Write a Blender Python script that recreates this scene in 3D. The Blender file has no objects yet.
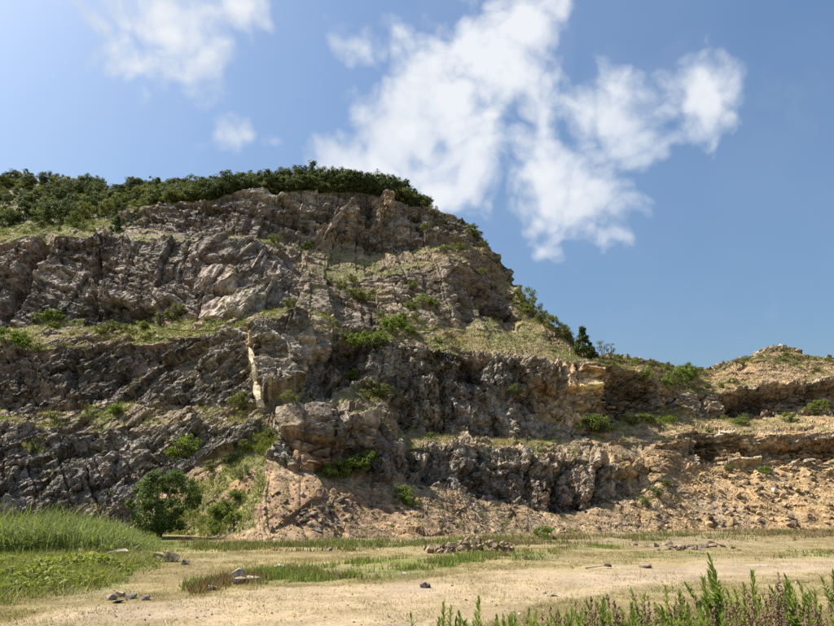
import bpy, bmesh, math, random
import numpy as np
from mathutils import Vector, Matrix

random.seed(7)
RNG = np.random.default_rng(11)
SC = bpy.context.scene
COL = SC.collection
R = math.radians

# ------------------------------------------------------------------ camera
W, H = 834.0, 626.0
F = 602.0                      # focal length in photograph pixels (26 mm equivalent)
HORIZON = 512.0
PITCH = math.atan((HORIZON - H / 2) / F)
EYE = 1.65
cam_d = bpy.data.cameras.new('camera')
cam_d.sensor_width = 36.0
cam_d.lens = 36.0 * F / W
cam_d.clip_start = 0.05
cam_d.clip_end = 9000.0
cam = bpy.data.objects.new('camera', cam_d)
COL.objects.link(cam)
cam.location = (0, 0, EYE)
cam.rotation_euler = (math.pi / 2 + PITCH, 0, 0)
SC.camera = cam
CP, SP = math.cos(PITCH), math.sin(PITCH)


def ray(px, py):
    a = (np.asarray(px, float) - W / 2) / F
    b = (H / 2 - np.asarray(py, float)) / F
    return a, CP - b * SP, SP + b * CP


def at(px, py, Y):
    """world point seen at a photograph pixel at forward distance Y"""
    x, y, z = ray(px, py)
    s = Y / y
    return np.stack(np.broadcast_arrays(x * s, y * s, EYE + z * s), -1)


def proj(P):
    x, y, z = P[..., 0], P[..., 1], P[..., 2] - EYE
    f = y * CP + z * SP
    f = np.where(f < 0.05, 0.05, f)
    u = -y * SP + z * CP
    return W / 2 + F * x / f, H / 2 - F * u / f


# ------------------------------------------------------------------ sky, sun, exposure
SUN_EL, SUN_AZ = R(54), R(-80)          # azimuth from +Y (view direction), minus = left
SKY_STRENGTH = 0.07
SC.view_settings.view_transform = 'Standard'
SC.view_settings.look = 'None'
SC.view_settings.gamma = 1.0
SC.view_settings.exposure = 0.95
SC.view_settings.use_curve_mapping = False
SC.cycles.max_bounces = 6
SC.cycles.transparent_max_bounces = 6
SC.cycles.use_denoising = False

sun_d = bpy.data.lights.new('sun', 'SUN')
sun_d.energy = 5.0
sun_d.angle = R(0.53)
sun_d.color = (1.0, 0.94, 0.85)
sun = bpy.data.objects.new('sun', sun_d)
COL.objects.link(sun)
sd = Vector((math.sin(SUN_AZ) * math.cos(SUN_EL), math.cos(SUN_AZ) * math.cos(SUN_EL), math.sin(SUN_EL)))
sun.rotation_euler = sd.to_track_quat('Z', 'Y').to_euler()
sun.location = (-60, 0, 90)

world = bpy.data.worlds.new('World')
SC.world = world
world.use_nodes = True


class NT:
    """small helper for wiring nodes"""
    def __init__(self, tree):
        self.t = tree
        self.n = tree.nodes
        self.l = tree.links

    def add(self, kind, **kw):
        nd = self.n.new(kind)
        for k, v in kw.items():
            if k == 'ins':
                for kk, vv in v.items():
                    if hasattr(vv, 'is_linked') or isinstance(vv, bpy.types.NodeSocket):
                        self.l.new(vv, nd.inputs[kk])
                    else:
                        nd.inputs[kk].default_value = vv
            else:
                setattr(nd, k, v)
        return nd

    def math(self, op, a, b=0.0, c=0.0, clamp=False):
        nd = self.add('ShaderNodeMath', operation=op, use_clamp=clamp, ins={0: a, 1: b, 2: c})
        return nd.outputs[0]

    def vmath(self, op, a, b=(0, 0, 0)):
        nd = self.add('ShaderNodeVectorMath', operation=op, ins={0: a, 1: b})
        return nd.outputs['Value'] if op in ('DISTANCE', 'LENGTH', 'DOT_PRODUCT') else nd.outputs['Vector']

    def noise(self, vec, scale, detail=4.0, rough=0.55, dist=0.0):
        nd = self.add('ShaderNodeTexNoise', ins={'Vector': vec, 'Scale': scale, 'Detail': detail, 'Roughness': rough, 'Distortion': dist})
        return nd.outputs['Fac']

    def mrange(self, v, a, b, c=0.0, d=1.0, smooth=False):
        nd = self.add('ShaderNodeMapRange', interpolation_type='SMOOTHSTEP' if smooth else 'LINEAR',
                      ins={'Value': v, 'From Min': a, 'From Max': b, 'To Min': c, 'To Max': d})
        return nd.outputs['Result']

    def mix(self, fac, a, b, blend='MIX'):
        nd = self.add('ShaderNodeMix', data_type='RGBA', blend_type=blend)
        for i, v in ((0, fac), (6, a), (7, b)):
            if isinstance(v, bpy.types.NodeSocket):
                self.l.new(v, nd.inputs[i])
            else:
                nd.inputs[i].default_value = v if i == 0 else (tuple(v) + (1.0,) if len(v) == 3 else v)
        return nd.outputs[2]


def build_world():
    t = NT(world.node_tree)
    t.n.clear()
    out = t.add('ShaderNodeOutputWorld')
    sky = t.add('ShaderNodeTexSky', sky_type='NISHITA', sun_disc=False)
    sky.sun_elevation = SUN_EL
    sky.sun_rotation = SUN_AZ
    sky.altitude = 60.0
    sky.air_density = 1.5
    sky.dust_density = 3.8
    sky.ozone_density = 4.0
    tc = t.add('ShaderNodeTexCoord')
    d = t.vmath('NORMALIZE', tc.outputs['Generated'])
    # fair-weather clouds: soft clumps broken up by noise
    warp = t.add('ShaderNodeTexNoise', ins={'Vector': d, 'Scale': 7.0, 'Detail': 3.0})
    wv = t.vmath('SUBTRACT', warp.outputs['Color'], (0.5, 0.5, 0.5))
    wv = t.vmath('MULTIPLY', wv, (0.08, 0.08, 0.08))
    dw = t.vmath('ADD', d, wv)
    blobs = [(520, 30, 42, 1), (490, 70, 62, 1), (440, 105, 66, 1), (400, 135, 60, 1), (470, 150, 62, .95), (535, 165, 52, .9),
             (590, 200, 48, .85), (555, 205, 42, .85), (622, 118, 52, .85), (692, 98, 44, .8), (650, 110, 45, .8), (585, 110, 40, .7),
             (368, 66, 30, .75), (345, 168, 36, 1.15), (437, 200, 28, 1.2), (390, 180, 30, .95), (548, 240, 22, .7), (380, 170, 40, .9), (430, 165, 40, .9),
             (180, 12, 60, .95), (240, 12, 30, .75), (120, 6, 36, .75), (165, 42, 32, .75), (232, 134, 22, .75), (272, 148, 18, .5),
             (340, 95, 30, .45)]
    m = None
    for (px, py, r, s) in blobs:
        x, y, z = ray(px, py)
        v = Vector((float(x), float(y), float(z))).normalized()
        dist = t.vmath('DISTANCE', dw, tuple(v))
        k = t.mrange(dist, 0.0, 1.62 * r / F, s, 0.0)
        m = k if m is None else t.math('MAXIMUM', m, k)
    # the same kind of clouds drift over the rest of the sky
    fwd = t.vmath('DOT_PRODUCT', d, (0.0, CP, SP))
    else_where = t.mrange(fwd, 0.80, 0.62, 0.0, 1.0)
    big = t.mrange(t.noise(d, 2.6, 3.0), 0.52, 0.72, 0.0, 0.9)
    m = t.math('MAXIMUM', m, t.math('MULTIPLY', big, else_where))
    n1 = t.noise(dw, 11.0, 10.0, 0.62)
    n2 = t.noise(dw, 4.0, 2.0, 0.5)
    b1 = t.add('ShaderNodeTexVoronoi', feature='SMOOTH_F1', ins={'Vector': t.vmath('ADD', dw, wv), 'Scale': 17.0, 'Smoothness': 0.35}).outputs['Distance']
    b2 = t.add('ShaderNodeTexVoronoi', feature='SMOOTH_F1', ins={'Vector': dw, 'Scale': 41.0, 'Smoothness': 0.3}).outputs['Distance']
    bil = t.math('ADD', t.math('MULTIPLY', t.math('SUBTRACT', 0.42, b1), 0.42), t.math('MULTIPLY', t.math('SUBTRACT', 0.42, b2), 0.25))
    dens = t.math('ADD', t.math('ADD', m, bil), t.math('MULTIPLY', t.math('SUBTRACT', n1, 0.5), 1.15))
    dens = t.math('ADD', dens, t.math('MULTIPLY', t.math('SUBTRACT', n2, 0.5), 0.35))
    alpha = t.mrange(dens, 0.12, 0.76, 0.0, 0.95, True)
    # thin veil of humid air
    veil = t.mrange(t.noise(d, 1.7, 4.0, 0.6), 0.30, 0.75, 0.05, 0.24)
    alpha = t.math('MAXIMUM', alpha, t.math('MULTIPLY', veil, 1.0))
    thick = t.mrange(t.math('SUBTRACT', dens, t.math('MULTIPLY', t.math('SUBTRACT', n2, 0.5), 1.6)), 0.10, 0.95, 0.0, 1.0)
    ccol = t.mix(thick, (0.27, 0.32, 0.40), (0.465, 0.48, 0.50))
    skyc = t.add('ShaderNodeHueSaturation', ins={'Saturation': 1.22, 'Color': sky.outputs[0]}).outputs[0]
    skyc = t.vmath('MULTIPLY', skyc, (SKY_STRENGTH * .90, SKY_STRENGTH * .99, SKY_STRENGTH * 1.05))
    fin = t.mix(alpha, skyc, ccol)
    bg = t.add('ShaderNodeBackground', ins={'Color': fin, 'Strength': 1.0})
    t.l.new(bg.outputs[0], out.inputs['Surface'])


build_world()


# ------------------------------------------------------------------ numpy noise
def _h(i, j, k, s):
    with np.errstate(over='ignore'):
        n = (i.astype(np.uint32) * np.uint32(374761393) + j.astype(np.uint32) * np.uint32(668265263)
             + k.astype(np.uint32) * np.uint32(2246822519) + np.uint32((s * 3266489917) & 0xffffffff))
        n = (n ^ (n >> np.uint32(13))) * np.uint32(1274126177)
        n = (n ^ (n >> np.uint32(15))) * np.uint32(2654435761)
        return ((n ^ (n >> np.uint32(16))).astype(np.float32)) * np.float32(1 / 4294967296.0)


def vnoise(P, scale, seed=0):
    q = (P / scale).astype(np.float32)
    b = np.floor(q)
    f = q - b
    f = f * f * (3 - 2 * f)
    i = b.astype(np.int32)
    out = np.zeros(q.shape[:-1], np.float32)
    for dx in (0, 1):
        wx = f[..., 0] if dx else 1 - f[..., 0]
        for dy in (0, 1):
            wy = f[..., 1] if dy else 1 - f[..., 1]
            for dz in (0, 1):
                wz = f[..., 2] if dz else 1 - f[..., 2]
                out += wx * wy * wz * _h(i[..., 0] + dx, i[..., 1] + dy, i[..., 2] + dz, seed)
    return out


def fbm(P, scale, octv=4, seed=0, gain=0.5):
    a, s, tot, out = 1.0, scale, 0.0, 0.0
    for o in range(octv):
        out = out + a * vnoise(P, s, seed + 17 * o)
        tot += a
        a *= gain
        s *= 0.5
    return out / tot - 0.5


def voro(q, seed):
    """cell noise: returns three randoms per cell, offset from the cell centre, F1 and F2"""
    q = q.astype(np.float32)
    base = np.floor(q).astype(np.int32)
    fr = q - base
    N = len(q)
    f1 = np.full(N, 9, np.float32)
    f2 = np.full(N, 9, np.float32)
    bi = np.zeros((N, 3), np.int32)
    bd = np.zeros((N, 3), np.float32)
    for dx in (-1, 0, 1):
        for dy in (-1, 0, 1):
            for dz in (-1, 0, 1):
                i, j, k = base[:, 0] + dx, base[:, 1] + dy, base[:, 2] + dz
                ox = fr[:, 0] - dx - _h(i, j, k, seed)
                oy = fr[:, 1] - dy - _h(i, j, k, seed + 1)
                oz = fr[:, 2] - dz - _h(i, j, k, seed + 2)
                dd = ox * ox + oy * oy + oz * oz
                w = dd < f1
                f2 = np.where(w, f1, np.minimum(f2, dd))
                f1 = np.where(w, dd, f1)
                bi[w, 0] = i[w]
                bi[w, 1] = j[w]
                bi[w, 2] = k[w]
                bd[w, 0] = ox[w]
                bd[w, 1] = oy[w]
                bd[w, 2] = oz[w]
    r = [_h(bi[:, 0], bi[:, 1], bi[:, 2], seed + 40 + m) for m in range(5)]
    return r, bd, np.sqrt(f1), np.sqrt(f2)


def smooth1(a, n):
    if n < 1:
        return a
    k = np.hanning(2 * n + 3)[1:-1]
    k /= k.sum()
    p = np.pad(a, (n, n), mode='edge')
    return np.convolve(p, k, 'valid')


def sstep(x, a, b):
    t = np.clip((x - a) / (b - a), 0, 1)
    return t * t * (3 - 2 * t)


def in_poly(px, py, poly):
    ins = np.zeros(px.shape, bool)
    n = len(poly)
    for i in range(n):
        x0, y0 = poly[i]
        x1, y1 = poly[(i + 1) % n]
        if y0 == y1:
            continue
        c = ((y0 > py) != (y1 > py)) & (px < (x1 - x0) * (py - y0) / (y1 - y0) + x0)
        ins ^= c
    return ins


def seg_dist(px, py, pts):
    best = np.full(px.shape, 1e9)
    for (x0, y0), (x1, y1) in zip(pts[:-1], pts[1:]):
        dx, dy = x1 - x0, y1 - y0
        t = np.clip(((px - x0) * dx + (py - y0) * dy) / (dx * dx + dy * dy), 0, 1)
        best = np.minimum(best, np.hypot(px - x0 - t * dx, py - y0 - t * dy))
    return best


# ------------------------------------------------------------------ mesh helpers
def np_mesh(name, V, Fc, mat=None, col=None, smooth=False):
    """V (n,3), Fc (m,k) with one face size"""
    me = bpy.data.meshes.new(name)
    V = np.asarray(V, np.float32)
    Fc = np.asarray(Fc, np.int32)
    m, k = Fc.shape
    me.vertices.add(len(V))
    me.vertices.foreach_set('co', V.ravel())
    me.loops.add(m * k)
    me.loops.foreach_set('vertex_index', Fc.ravel())
    me.polygons.add(m)
    me.polygons.foreach_set('loop_start', np.arange(0, m * k, k, dtype=np.int32))
    me.polygons.foreach_set('loop_total', np.full(m, k, np.int32))
    if smooth:
        me.polygons.foreach_set('use_smooth', np.ones(m, bool))
    else:
        me.polygons.foreach_set('use_smooth', np.zeros(m, bool))
    me.update(calc_edges=True)
    if col is not None:
        at_ = me.color_attributes.new('Col', 'FLOAT_COLOR', 'POINT')
        c4 = np.ones((len(V), 4), np.float32)
        c4[:, :3] = col
        at_.data.foreach_set('color', c4.ravel())
    if mat:
        me.materials.append(mat)
    return me


def link(name, me, parent=None):
    o = bpy.data.objects.new(name, me)
    COL.objects.link(o)
    if parent is not None:
        o.parent = parent
    return o


def tag(o, label=None, cat=None, group=None, kind=None):
    if label:
        o['label'] = label
    if cat:
        o['category'] = cat
    if group:
        o['group'] = group
    if kind:
        o['kind'] = kind
    return o


# ------------------------------------------------------------------ materials
def new_mat(name):
    m = bpy.data.materials.new(name)
    m.use_nodes = True
    t = NT(m.node_tree)
    t.n.clear()
    out = t.add('ShaderNodeOutputMaterial')
    return m, t, out


def rock_material(name, source):
    m, t, out = new_mat(name)
    geo = t.add('ShaderNodeNewGeometry')
    pos = geo.outputs['Position']
    if source == 'attr':
        c = t.add('ShaderNodeVertexColor', layer_name='Col').outputs[0]
    else:
        c = t.add('ShaderNodeObjectInfo').outputs['Color']
    n1 = t.noise(pos, 1.3, 6.0, 0.65)
    n2 = t.noise(pos, 9.0, 5.0, 0.65)
    n3 = t.noise(pos, 0.35, 4.0, 0.6)
    v = t.math('MULTIPLY', t.mrange(n1, 0.3, 0.7, 0.66, 1.36), t.mrange(n2, 0.3, 0.7, 0.7, 1.32))
    g = t.add('ShaderNodeCombineColor', ins={0: v, 1: v, 2: v}).outputs[0]
    c1 = t.mix(1.0, c, g, 'MULTIPLY')
    # iron staining and pale lichen
    c2 = t.mix(t.mrange(n3, 0.52, 0.72, 0.0, 0.5), c1, t.mix(1.0, c1, (1.25, 1.05, 0.76), 'MULTIPLY'))
    c3 = t.mix(t.mrange(t.noise(pos, 2.6, 5.0, 0.7), 0.62, 0.74, 0.0, 0.3), c2, t.mix(1.0, c2, (1.5, 1.5, 1.45), 'MULTIPLY'))
    wv = t.vmath('MULTIPLY', t.add('ShaderNodeTexNoise', ins={'Vector': pos, 'Scale': 0.8, 'Detail': 2.0}).outputs['Color'], (.6, .6, .6))
    vs = t.vmath('MULTIPLY', t.vmath('ADD', pos, wv), (1.0, 1.0, 1.5))
    facet, fv = None, None
    for sc_, k_, cv in ((1.9, 1.5, .22), (4.6, 1.0, .20)):
        vo = t.add('ShaderNodeTexVoronoi', ins={'Vector': vs, 'Scale': sc_})
        dfp = t.vmath('SUBTRACT', vs, vo.outputs['Position'])
        dirv = t.vmath('SUBTRACT', vo.outputs['Color'], (.5, .5, .5))
        h_ = t.math('MULTIPLY', t.vmath('DOT_PRODUCT', dfp, dirv), k_)
        rc = t.add('ShaderNodeSeparateColor', ins={0: vo.outputs['Color']}).outputs[1]
        f_ = t.mrange(rc, 0.0, 1.0, 1 - cv, 1 + cv)
        facet = h_ if facet is None else t.math('ADD', facet, h_)
        fv = f_ if fv is None else t.math('MULTIPLY', fv, f_)
    c3 = t.mix(1.0, c3, t.add('ShaderNodeCombineColor', ins={0: fv, 1: fv, 2: fv}).outputs[0], 'MULTIPLY')
    bs = t.add('ShaderNodeBsdfPrincipled', ins={'Base Color': c3, 'Roughness': 0.92})
    bs.inputs['Specular IOR Level'].default_value = 0.2
    hgt = t.math('ADD', t.math('MULTIPLY', n2, 0.04), t.math('MULTIPLY', t.noise(pos, 3.2, 5.0, 0.6), 0.10))
    rk = t.add('ShaderNodeAttribute', attribute_name='Rock').outputs['Fac'] if source == 'attr' else 0.35
    hgt = t.math('ADD', hgt, t.math('MULTIPLY', facet, rk))
    bp = t.add('ShaderNodeBump', ins={'Height': hgt, 'Strength': 0.75, 'Distance': 1.0})
    t.l.new(bp.outputs[0], bs.inputs['Normal'])
    t.l.new(bs.outputs[0], out.inputs['Surface'])
    return m


def ground_material():
    m, t, out = new_mat('dry_earth')
    pos = t.add('ShaderNodeNewGeometry').outputs['Position']
    c = t.add('ShaderNodeVertexColor', layer_name='Col').outputs[0]
    n1 = t.noise(pos, 0.9, 6.0, 0.65)
    n2 = t.noise(pos, 14.0, 4.0, 0.7)
    v = t.math('MULTIPLY', t.mrange(n1, 0.3, 0.7, 0.78, 1.22), t.mrange(n2, 0.25, 0.75, 0.66, 1.34))
    g = t.add('ShaderNodeCombineColor', ins={0: v, 1: v, 2: v}).outputs[0]
    c1 = t.mix(1.0, c, g, 'MULTIPLY')
    bs = t.add('ShaderNodeBsdfPrincipled', ins={'Base Color': c1, 'Roughness': 0.95})
    bs.inputs['Specular IOR Level'].default_value = 0.1
    bp = t.add('ShaderNodeBump', ins={'Height': t.math('ADD', t.math('MULTIPLY', n2, 0.03), t.math('MULTIPLY', n1, 0.1)), 'Strength': 0.7, 'Distance': 1.0})
    t.l.new(bp.outputs[0], bs.inputs['Normal'])
    t.l.new(bs.outputs[0], out.inputs['Surface'])
    return m


def leaf_material(name, c_a, c_b, trans=0.35, attr=False):
    m, t, out = new_mat(name)
    if attr:
        c = t.add('ShaderNodeVertexColor', layer_name='Col').outputs[0]
    else:
        oi = t.add('ShaderNodeObjectInfo')
        isl = t.add('ShaderNodeNewGeometry').outputs['Random Per Island']
        k = t.math('ADD', t.math('MULTIPLY', oi.outputs['Random'], 0.5), t.math('MULTIPLY', isl, 0.5))
        c = t.mix(k, c_a, c_b)
        c = t.mix(t.math('MULTIPLY', t.mrange(isl, 0.86, 1.0), 0.5), c, (c_b[0] * 1.5, c_b[1] * 1.25, c_b[2] * 1.1))
    df = t.add('ShaderNodeBsdfPrincipled', ins={'Base Color': c, 'Roughness': 0.65})
    df.inputs['Specular IOR Level'].default_value = 0.25
    tr = t.add('ShaderNodeBsdfTranslucent', ins={'Color': t.mix(1.0, c, (1.25, 1.3, 0.7), 'MULTIPLY')})
    mx = t.add('ShaderNodeMixShader', ins={0: trans})
    t.l.new(df.outputs[0], mx.inputs[1])
    t.l.new(tr.outputs[0], mx.inputs[2])
    t.l.new(mx.outputs[0], out.inputs['Surface'])
    return m


def bark_material(name, c):
    m, t, out = new_mat(name)
    pos = t.add('ShaderNodeTexCoord').outputs['Object']
    n = t.noise(pos, 18.0, 5.0, 0.7)
    cc = t.mix(n, (c[0] * .55, c[1] * .55, c[2] * .55), (c[0] * 1.5, c[1] * 1.5, c[2] * 1.5))
    bs = t.add('ShaderNodeBsdfPrincipled', ins={'Base Color': cc, 'Roughness': 0.9})
    bp = t.add('ShaderNodeBump', ins={'Height': n, 'Strength': 0.5, 'Distance': 0.02})
    t.l.new(bp.outputs[0], bs.inputs['Normal'])
    t.l.new(bs.outputs[0], out.inputs['Surface'])
    return m


M_CLIFF = rock_material('quarry_rock', 'attr')
M_STONE = rock_material('loose_rock', 'object')
M_GROUND = ground_material()
M_GRASS = leaf_material('grass_blade', None, None, 0.35, attr=True)
M_PINE = leaf_material('pine_foliage', (0.030, 0.050, 0.016), (0.100, 0.125, 0.036), 0.28)
M_SCRUB = leaf_material('scrub_foliage', (0.070, 0.095, 0.022), (0.175, 0.180, 0.050), 0.35)
M_BRIGHT = leaf_material('bright_foliage', (0.095, 0.145, 0.022), (0.17, 0.205, 0.036), 0.4)
M_TREE = leaf_material('tree_foliage', (0.060, 0.098, 0.024), (0.140, 0.175, 0.045), 0.38)
M_WEED = leaf_material('weed_foliage', (0.10, 0.15, 0.028), (0.22, 0.25, 0.06), 0.45)
M_DEAD = bark_material('dead_seed_head', (0.17, 0.105, 0.055))
M_BARK = bark_material('bark', (0.10, 0.075, 0.055))
M_STEM = bark_material('green_stem', (0.14, 0.17, 0.055))
M_DRYSTEM = bark_material('dry_stem', (0.24, 0.17, 0.10))

# ------------------------------------------------------------------ ground sheet
def ground_z(x, y):
    P = np.stack(np.broadcast_arrays(x, y, 0.0 * np.asarray(x, float)), -1)
    z = 0.22 * fbm(P, 9.0, 3, 5) + 0.06 * fbm(P, 1.2, 3, 9)
    near = sstep(np.hypot(P[..., 0], P[..., 1]), 0.0, 6.0)
    # a low bank under the reeds and ground cover on the left
    bank = 0.35 * np.exp(-((P[..., 0] + 20) / 8.0) ** 2 - ((P[..., 1] - 27) / 6.0) ** 2)
    # a kerb-like earth lip where the track was cut
    return z * near + bank


def line(pts):
    xs = [p[0] for p in pts]
    ys = [p[1] for p in pts]
    return lambda x: np.interp(x, xs, ys)


ROAD_U = line([(-300, 640), (0, 621), (100, 610), (200, 599), (300, 590), (400, 582), (500, 574), (600, 567), (700, 562), (834, 558), (1200, 552)])
ROAD_L = line([(-300, 900), (0, 760), (200, 680), (350, 640), (500, 611), (600, 594), (700, 582), (834, 572), (1200, 560)])
GREEN_STRIPS = [([(195, 588), (250, 578), (320, 572), (400, 566), (450, 562)], 8.0, 1.0), ([(430, 561), (500, 557), (555, 555)], 5.0, .95),
                ([(115, 546), (160, 543), (205, 546)], 8.0, 1.0), ([(560, 547), (620, 547)], 4, .7), ([(640, 557), (700, 553)], 4, .35),
                ([(780, 556), (834, 553)], 4, .6), ([(-60, 582), (110, 572)], 20, 1.0), ([(-60, 556), (120, 550)], 9, 1.0), ([(260, 583), (420, 574)], 3, .8)]


def ground_mix(X, Y):
    """colour and masks of the ground from where it lies"""
    P = np.stack([X, Y, 0 * X], -1)
    px, py = proj(np.stack([X, Y, ground_z(X, Y)], -1))
    front = Y > 3
    jit = 14 * fbm(P, 3.0, 3, 21)
    d = np.maximum(6.0, Y)
    sc = np.clip(20.0 / d, .3, 2)
    pj = py + jit * sc
    road = sstep(pj, ROAD_U(px) - 2, ROAD_U(px) + 3) * (1 - sstep(pj, ROAD_L(px) - 6, ROAD_L(px) + 8)) * front
    green = np.zeros_like(X)
    for pts, w, s in GREEN_STRIPS:
        dd = seg_dist(px + jit, py + 0.5 * jit * sc, pts)
        green = np.maximum(green, s * (1 - sstep(dd, w * .55, w * 1.25)))
    green = green * front
    n = fbm(P, 2.4, 4, 33) + .5
    n2 = fbm(P, 0.7, 3, 35) + .5
    straw = np.stack([0.265 + .10 * (n - .5), 0.210 + .06 * (n - .5), 0.105 + 0 * n], -1)
    brown = np.array([0.165, 0.125, 0.065])
    pale = np.array([0.315, 0.242, 0.150])
    grav = np.array([0.29, 0.225, 0.155])
    streak = fbm(P * np.array([.35, 1.3, 1]), 1.6, 4, 37) + .5
    c = straw + (brown - straw) * sstep(n2 * .5 + streak * .6 + .3 * (n - .5), .45, .68)[..., None] * .85
    rcol = pale + (grav - pale) * sstep(n, .4, .7)[..., None]
    rcol = rcol + (brown * 1.25 - rcol) * (sstep(n2 * .4 + streak * .6, .48, .66) * .5)[..., None]
    mid_r = (py - ROAD_U(px)) / np.maximum(4, ROAD_L(px) - ROAD_U(px))
    rut = np.exp(-((mid_r - .3) / .10) ** 2) + np.exp(-((mid_r - .68) / .10) ** 2)
    rcol = rcol * (1 + .10 * np.clip(rut, 0, 1))[..., None]
    c = c + (rcol - c) * (road * .9)[..., None]
    gcol = np.stack([0.085 + .06 * n, 0.12 + .05 * n, 0.035 + 0 * n], -1)
    c = c + (gcol - c) * (green * (.25 + .5 * sstep(n2, .4, .65)))[..., None]
    # worn earth at the foot of the slope
    foot = sstep(Y, 30, 40) * sstep(X, -14, -6) * (1 - sstep(X, 16, 26))
    c = c + (np.array([0.24, 0.185, 0.125]) - c) * (foot * .6 * (1 - green))[..., None]
    # damp reddish hollow by the orange scree
    wet = np.exp(-((px - 812) / 30) ** 2 - ((py - 533) / 4.5) ** 2) * front
    c = c + (np.array([0.13, 0.075, 0.045]) - c) * np.clip(wet * 1.3, 0, 1)[..., None]
    return c, road, green, px, py


def axis(lo, hi, step, far):
    a = np.arange(lo, hi + step / 2, step)
    t = np.array([6, 16, 36, 80, 180, 400, 900, far])
    return np.concatenate([(lo - t)[::-1], a, hi + t])


gx = axis(-52, 62, 0.34, 3000)
gy = np.concatenate([[-3000, -800, -200, -60, -20, -8, -2], np.geomspace(2.0, 74, 330), [80, 95, 120, 200, 500, 1200, 4000]])
GX, GY = np.meshgrid(gx, gy)
GZ = ground_z(GX, GY)
gc, _, _, _, _ = ground_mix(GX, GY)
nx, ny = len(gx), len(gy)
idx = np.arange(nx * ny).reshape(ny, nx)
gf = np.stack([idx[:-1, :-1], idx[:-1, 1:], idx[1:, 1:], idx[1:, :-1]], -1).reshape(-1, 4)
ground = link('ground', np_mesh('ground', np.stack([GX, GY, GZ], -1).reshape(-1, 3), gf, M_GROUND, gc.reshape(-1, 3), True))
tag(ground, kind='structure')

# ------------------------------------------------------------------ quarry hillside
# columns run along picture azimuths, rows climb from the toe over the benches to the skyline
cols = np.concatenate([np.linspace(-230, -12, 90), np.linspace(-10, 844, 1120), np.linspace(847, 1070, 90)])
NC = len(cols)
LN = {}


def L(name, py_pts, y_pts, n=6):
    LN[name] = [smooth1(line(py_pts)(cols), n), smooth1(line(y_pts)(cols), 28)]


L('T', [(-230, 560), (1070, 560)],
  [(-230, 40), (0, 43), (100, 46), (160, 46), (200, 43), (250, 39.5), (300, 39.5), (350, 40), (400, 43), (500, 50), (600, 55), (700, 60), (834, 61), (1070, 60)])
L('A', [(-230, 500), (0, 505), (60, 505), (100, 508), (130, 500), (160, 490), (190, 470), (220, 455), (250, 452), (275, 458), (290, 470), (350, 476), (385, 482), (400, 480), (450, 492), (500, 503), (550, 512), (600, 506), (640, 500), (665, 475), (690, 466), (750, 466), (800, 464), (834, 462), (1070, 460)],
  [(-230, 45), (0, 48), (100, 49.5), (160, 50), (200, 50), (250, 49.5), (300, 48.5), (350, 49.5), (400, 53.5), (500, 58), (600, 61.5), (650, 65), (700, 71), (834, 72), (1070, 71)])
L('B', [(-230, 425), (0, 425), (50, 428), (100, 430), (150, 428), (200, 424), (250, 424), (275, 430), (283, 422), (330, 418), (376, 418), (390, 440), (410, 446), (450, 443), (500, 447), (550, 453), (600, 457), (640, 458), (670, 436), (690, 432), (750, 433), (834, 432), (1070, 432)],
  [(-230, 51), (0, 54), (100, 55), (200, 54), (250, 52.5), (300, 50.5), (350, 52), (400, 57), (500, 61), (600, 65), (650, 69), (700, 74), (834, 75), (1070, 74)])
L('C', [(-230, 408), (0, 408), (50, 410), (100, 402), (150, 400), (200, 404), (250, 408), (300, 402), (350, 388), (385, 400), (400, 428), (450, 433), (500, 437), (550, 441), (580, 436), (620, 424), (655, 418), (700, 417), (750, 417), (834, 413), (1070, 412)],
  [(-230, 54), (0, 57), (100, 58), (200, 56.5), (250, 55), (300, 56), (350, 60), (400, 63), (500, 66), (600, 70), (650, 75), (700, 83), (834, 85), (1070, 84)])
L('D', [(-230, 354), (0, 352), (50, 348), (100, 345), (150, 343), (200, 338), (230, 331), (250, 326), (300, 322), (335, 338), (350, 346), (400, 346), (450, 353), (500, 358), (550, 362), (600, 365), (640, 371), (655, 384), (675, 396), (700, 394), (725, 392), (750, 388), (800, 384), (834, 380), (1070, 380)],
  [(-230, 59), (0, 62), (100, 63), (200, 61), (250, 59.5), (300, 61), (350, 64), (400, 66.5), (500, 70), (600, 75), (650, 79), (700, 87), (834, 88), (1070, 87)])
L('E', [(-230, 332), (0, 330), (50, 322), (100, 327), (150, 324), (200, 322), (230, 320), (250, 316), (300, 304), (335, 318), (350, 336), (375, 334), (400, 322), (430, 328), (460, 330), (480, 315), (500, 310), (520, 318), (550, 330), (600, 357), (1070, 360)],
  [(-230, 67), (0, 69), (100, 69), (200, 65), (250, 63.5), (300, 66), (350, 66.5), (400, 72), (450, 75), (500, 84), (550, 83), (600, 80), (650, 84), (700, 93), (834, 96), (1070, 95)])
L('F', [(-230, 243), (0, 241), (40, 236), (100, 235), (140, 238), (200, 242), (230, 240), (255, 244), (280, 256), (300, 270), (350, 284), (400, 272), (450, 262), (480, 270), (500, 290), (1070, 290)],
  [(-230, 74), (0, 76), (100, 76), (200, 73), (250, 73), (300, 76), (350, 79), (400, 83), (450, 84), (480, 89), (500, 92), (520, 90), (550, 84.5), (600, 82), (650, 86), (700, 96), (834, 99), (1070, 98)])
L('G', [(-230, 238), (0, 236), (50, 231), (100, 229), (150, 229), (200, 238), (250, 238), (300, 244), (350, 252), (400, 252), (440, 244), (470, 244), (1070, 244)],
  [(-230, 79), (0, 82), (100, 83), (150, 85), (200, 82), (250, 81), (300, 86), (350, 90), (400, 92), (450, 93), (480, 94), (500, 95), (520, 93), (550, 86), (600, 84), (650, 88), (700, 99), (834, 102), (1070, 101)])
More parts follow.
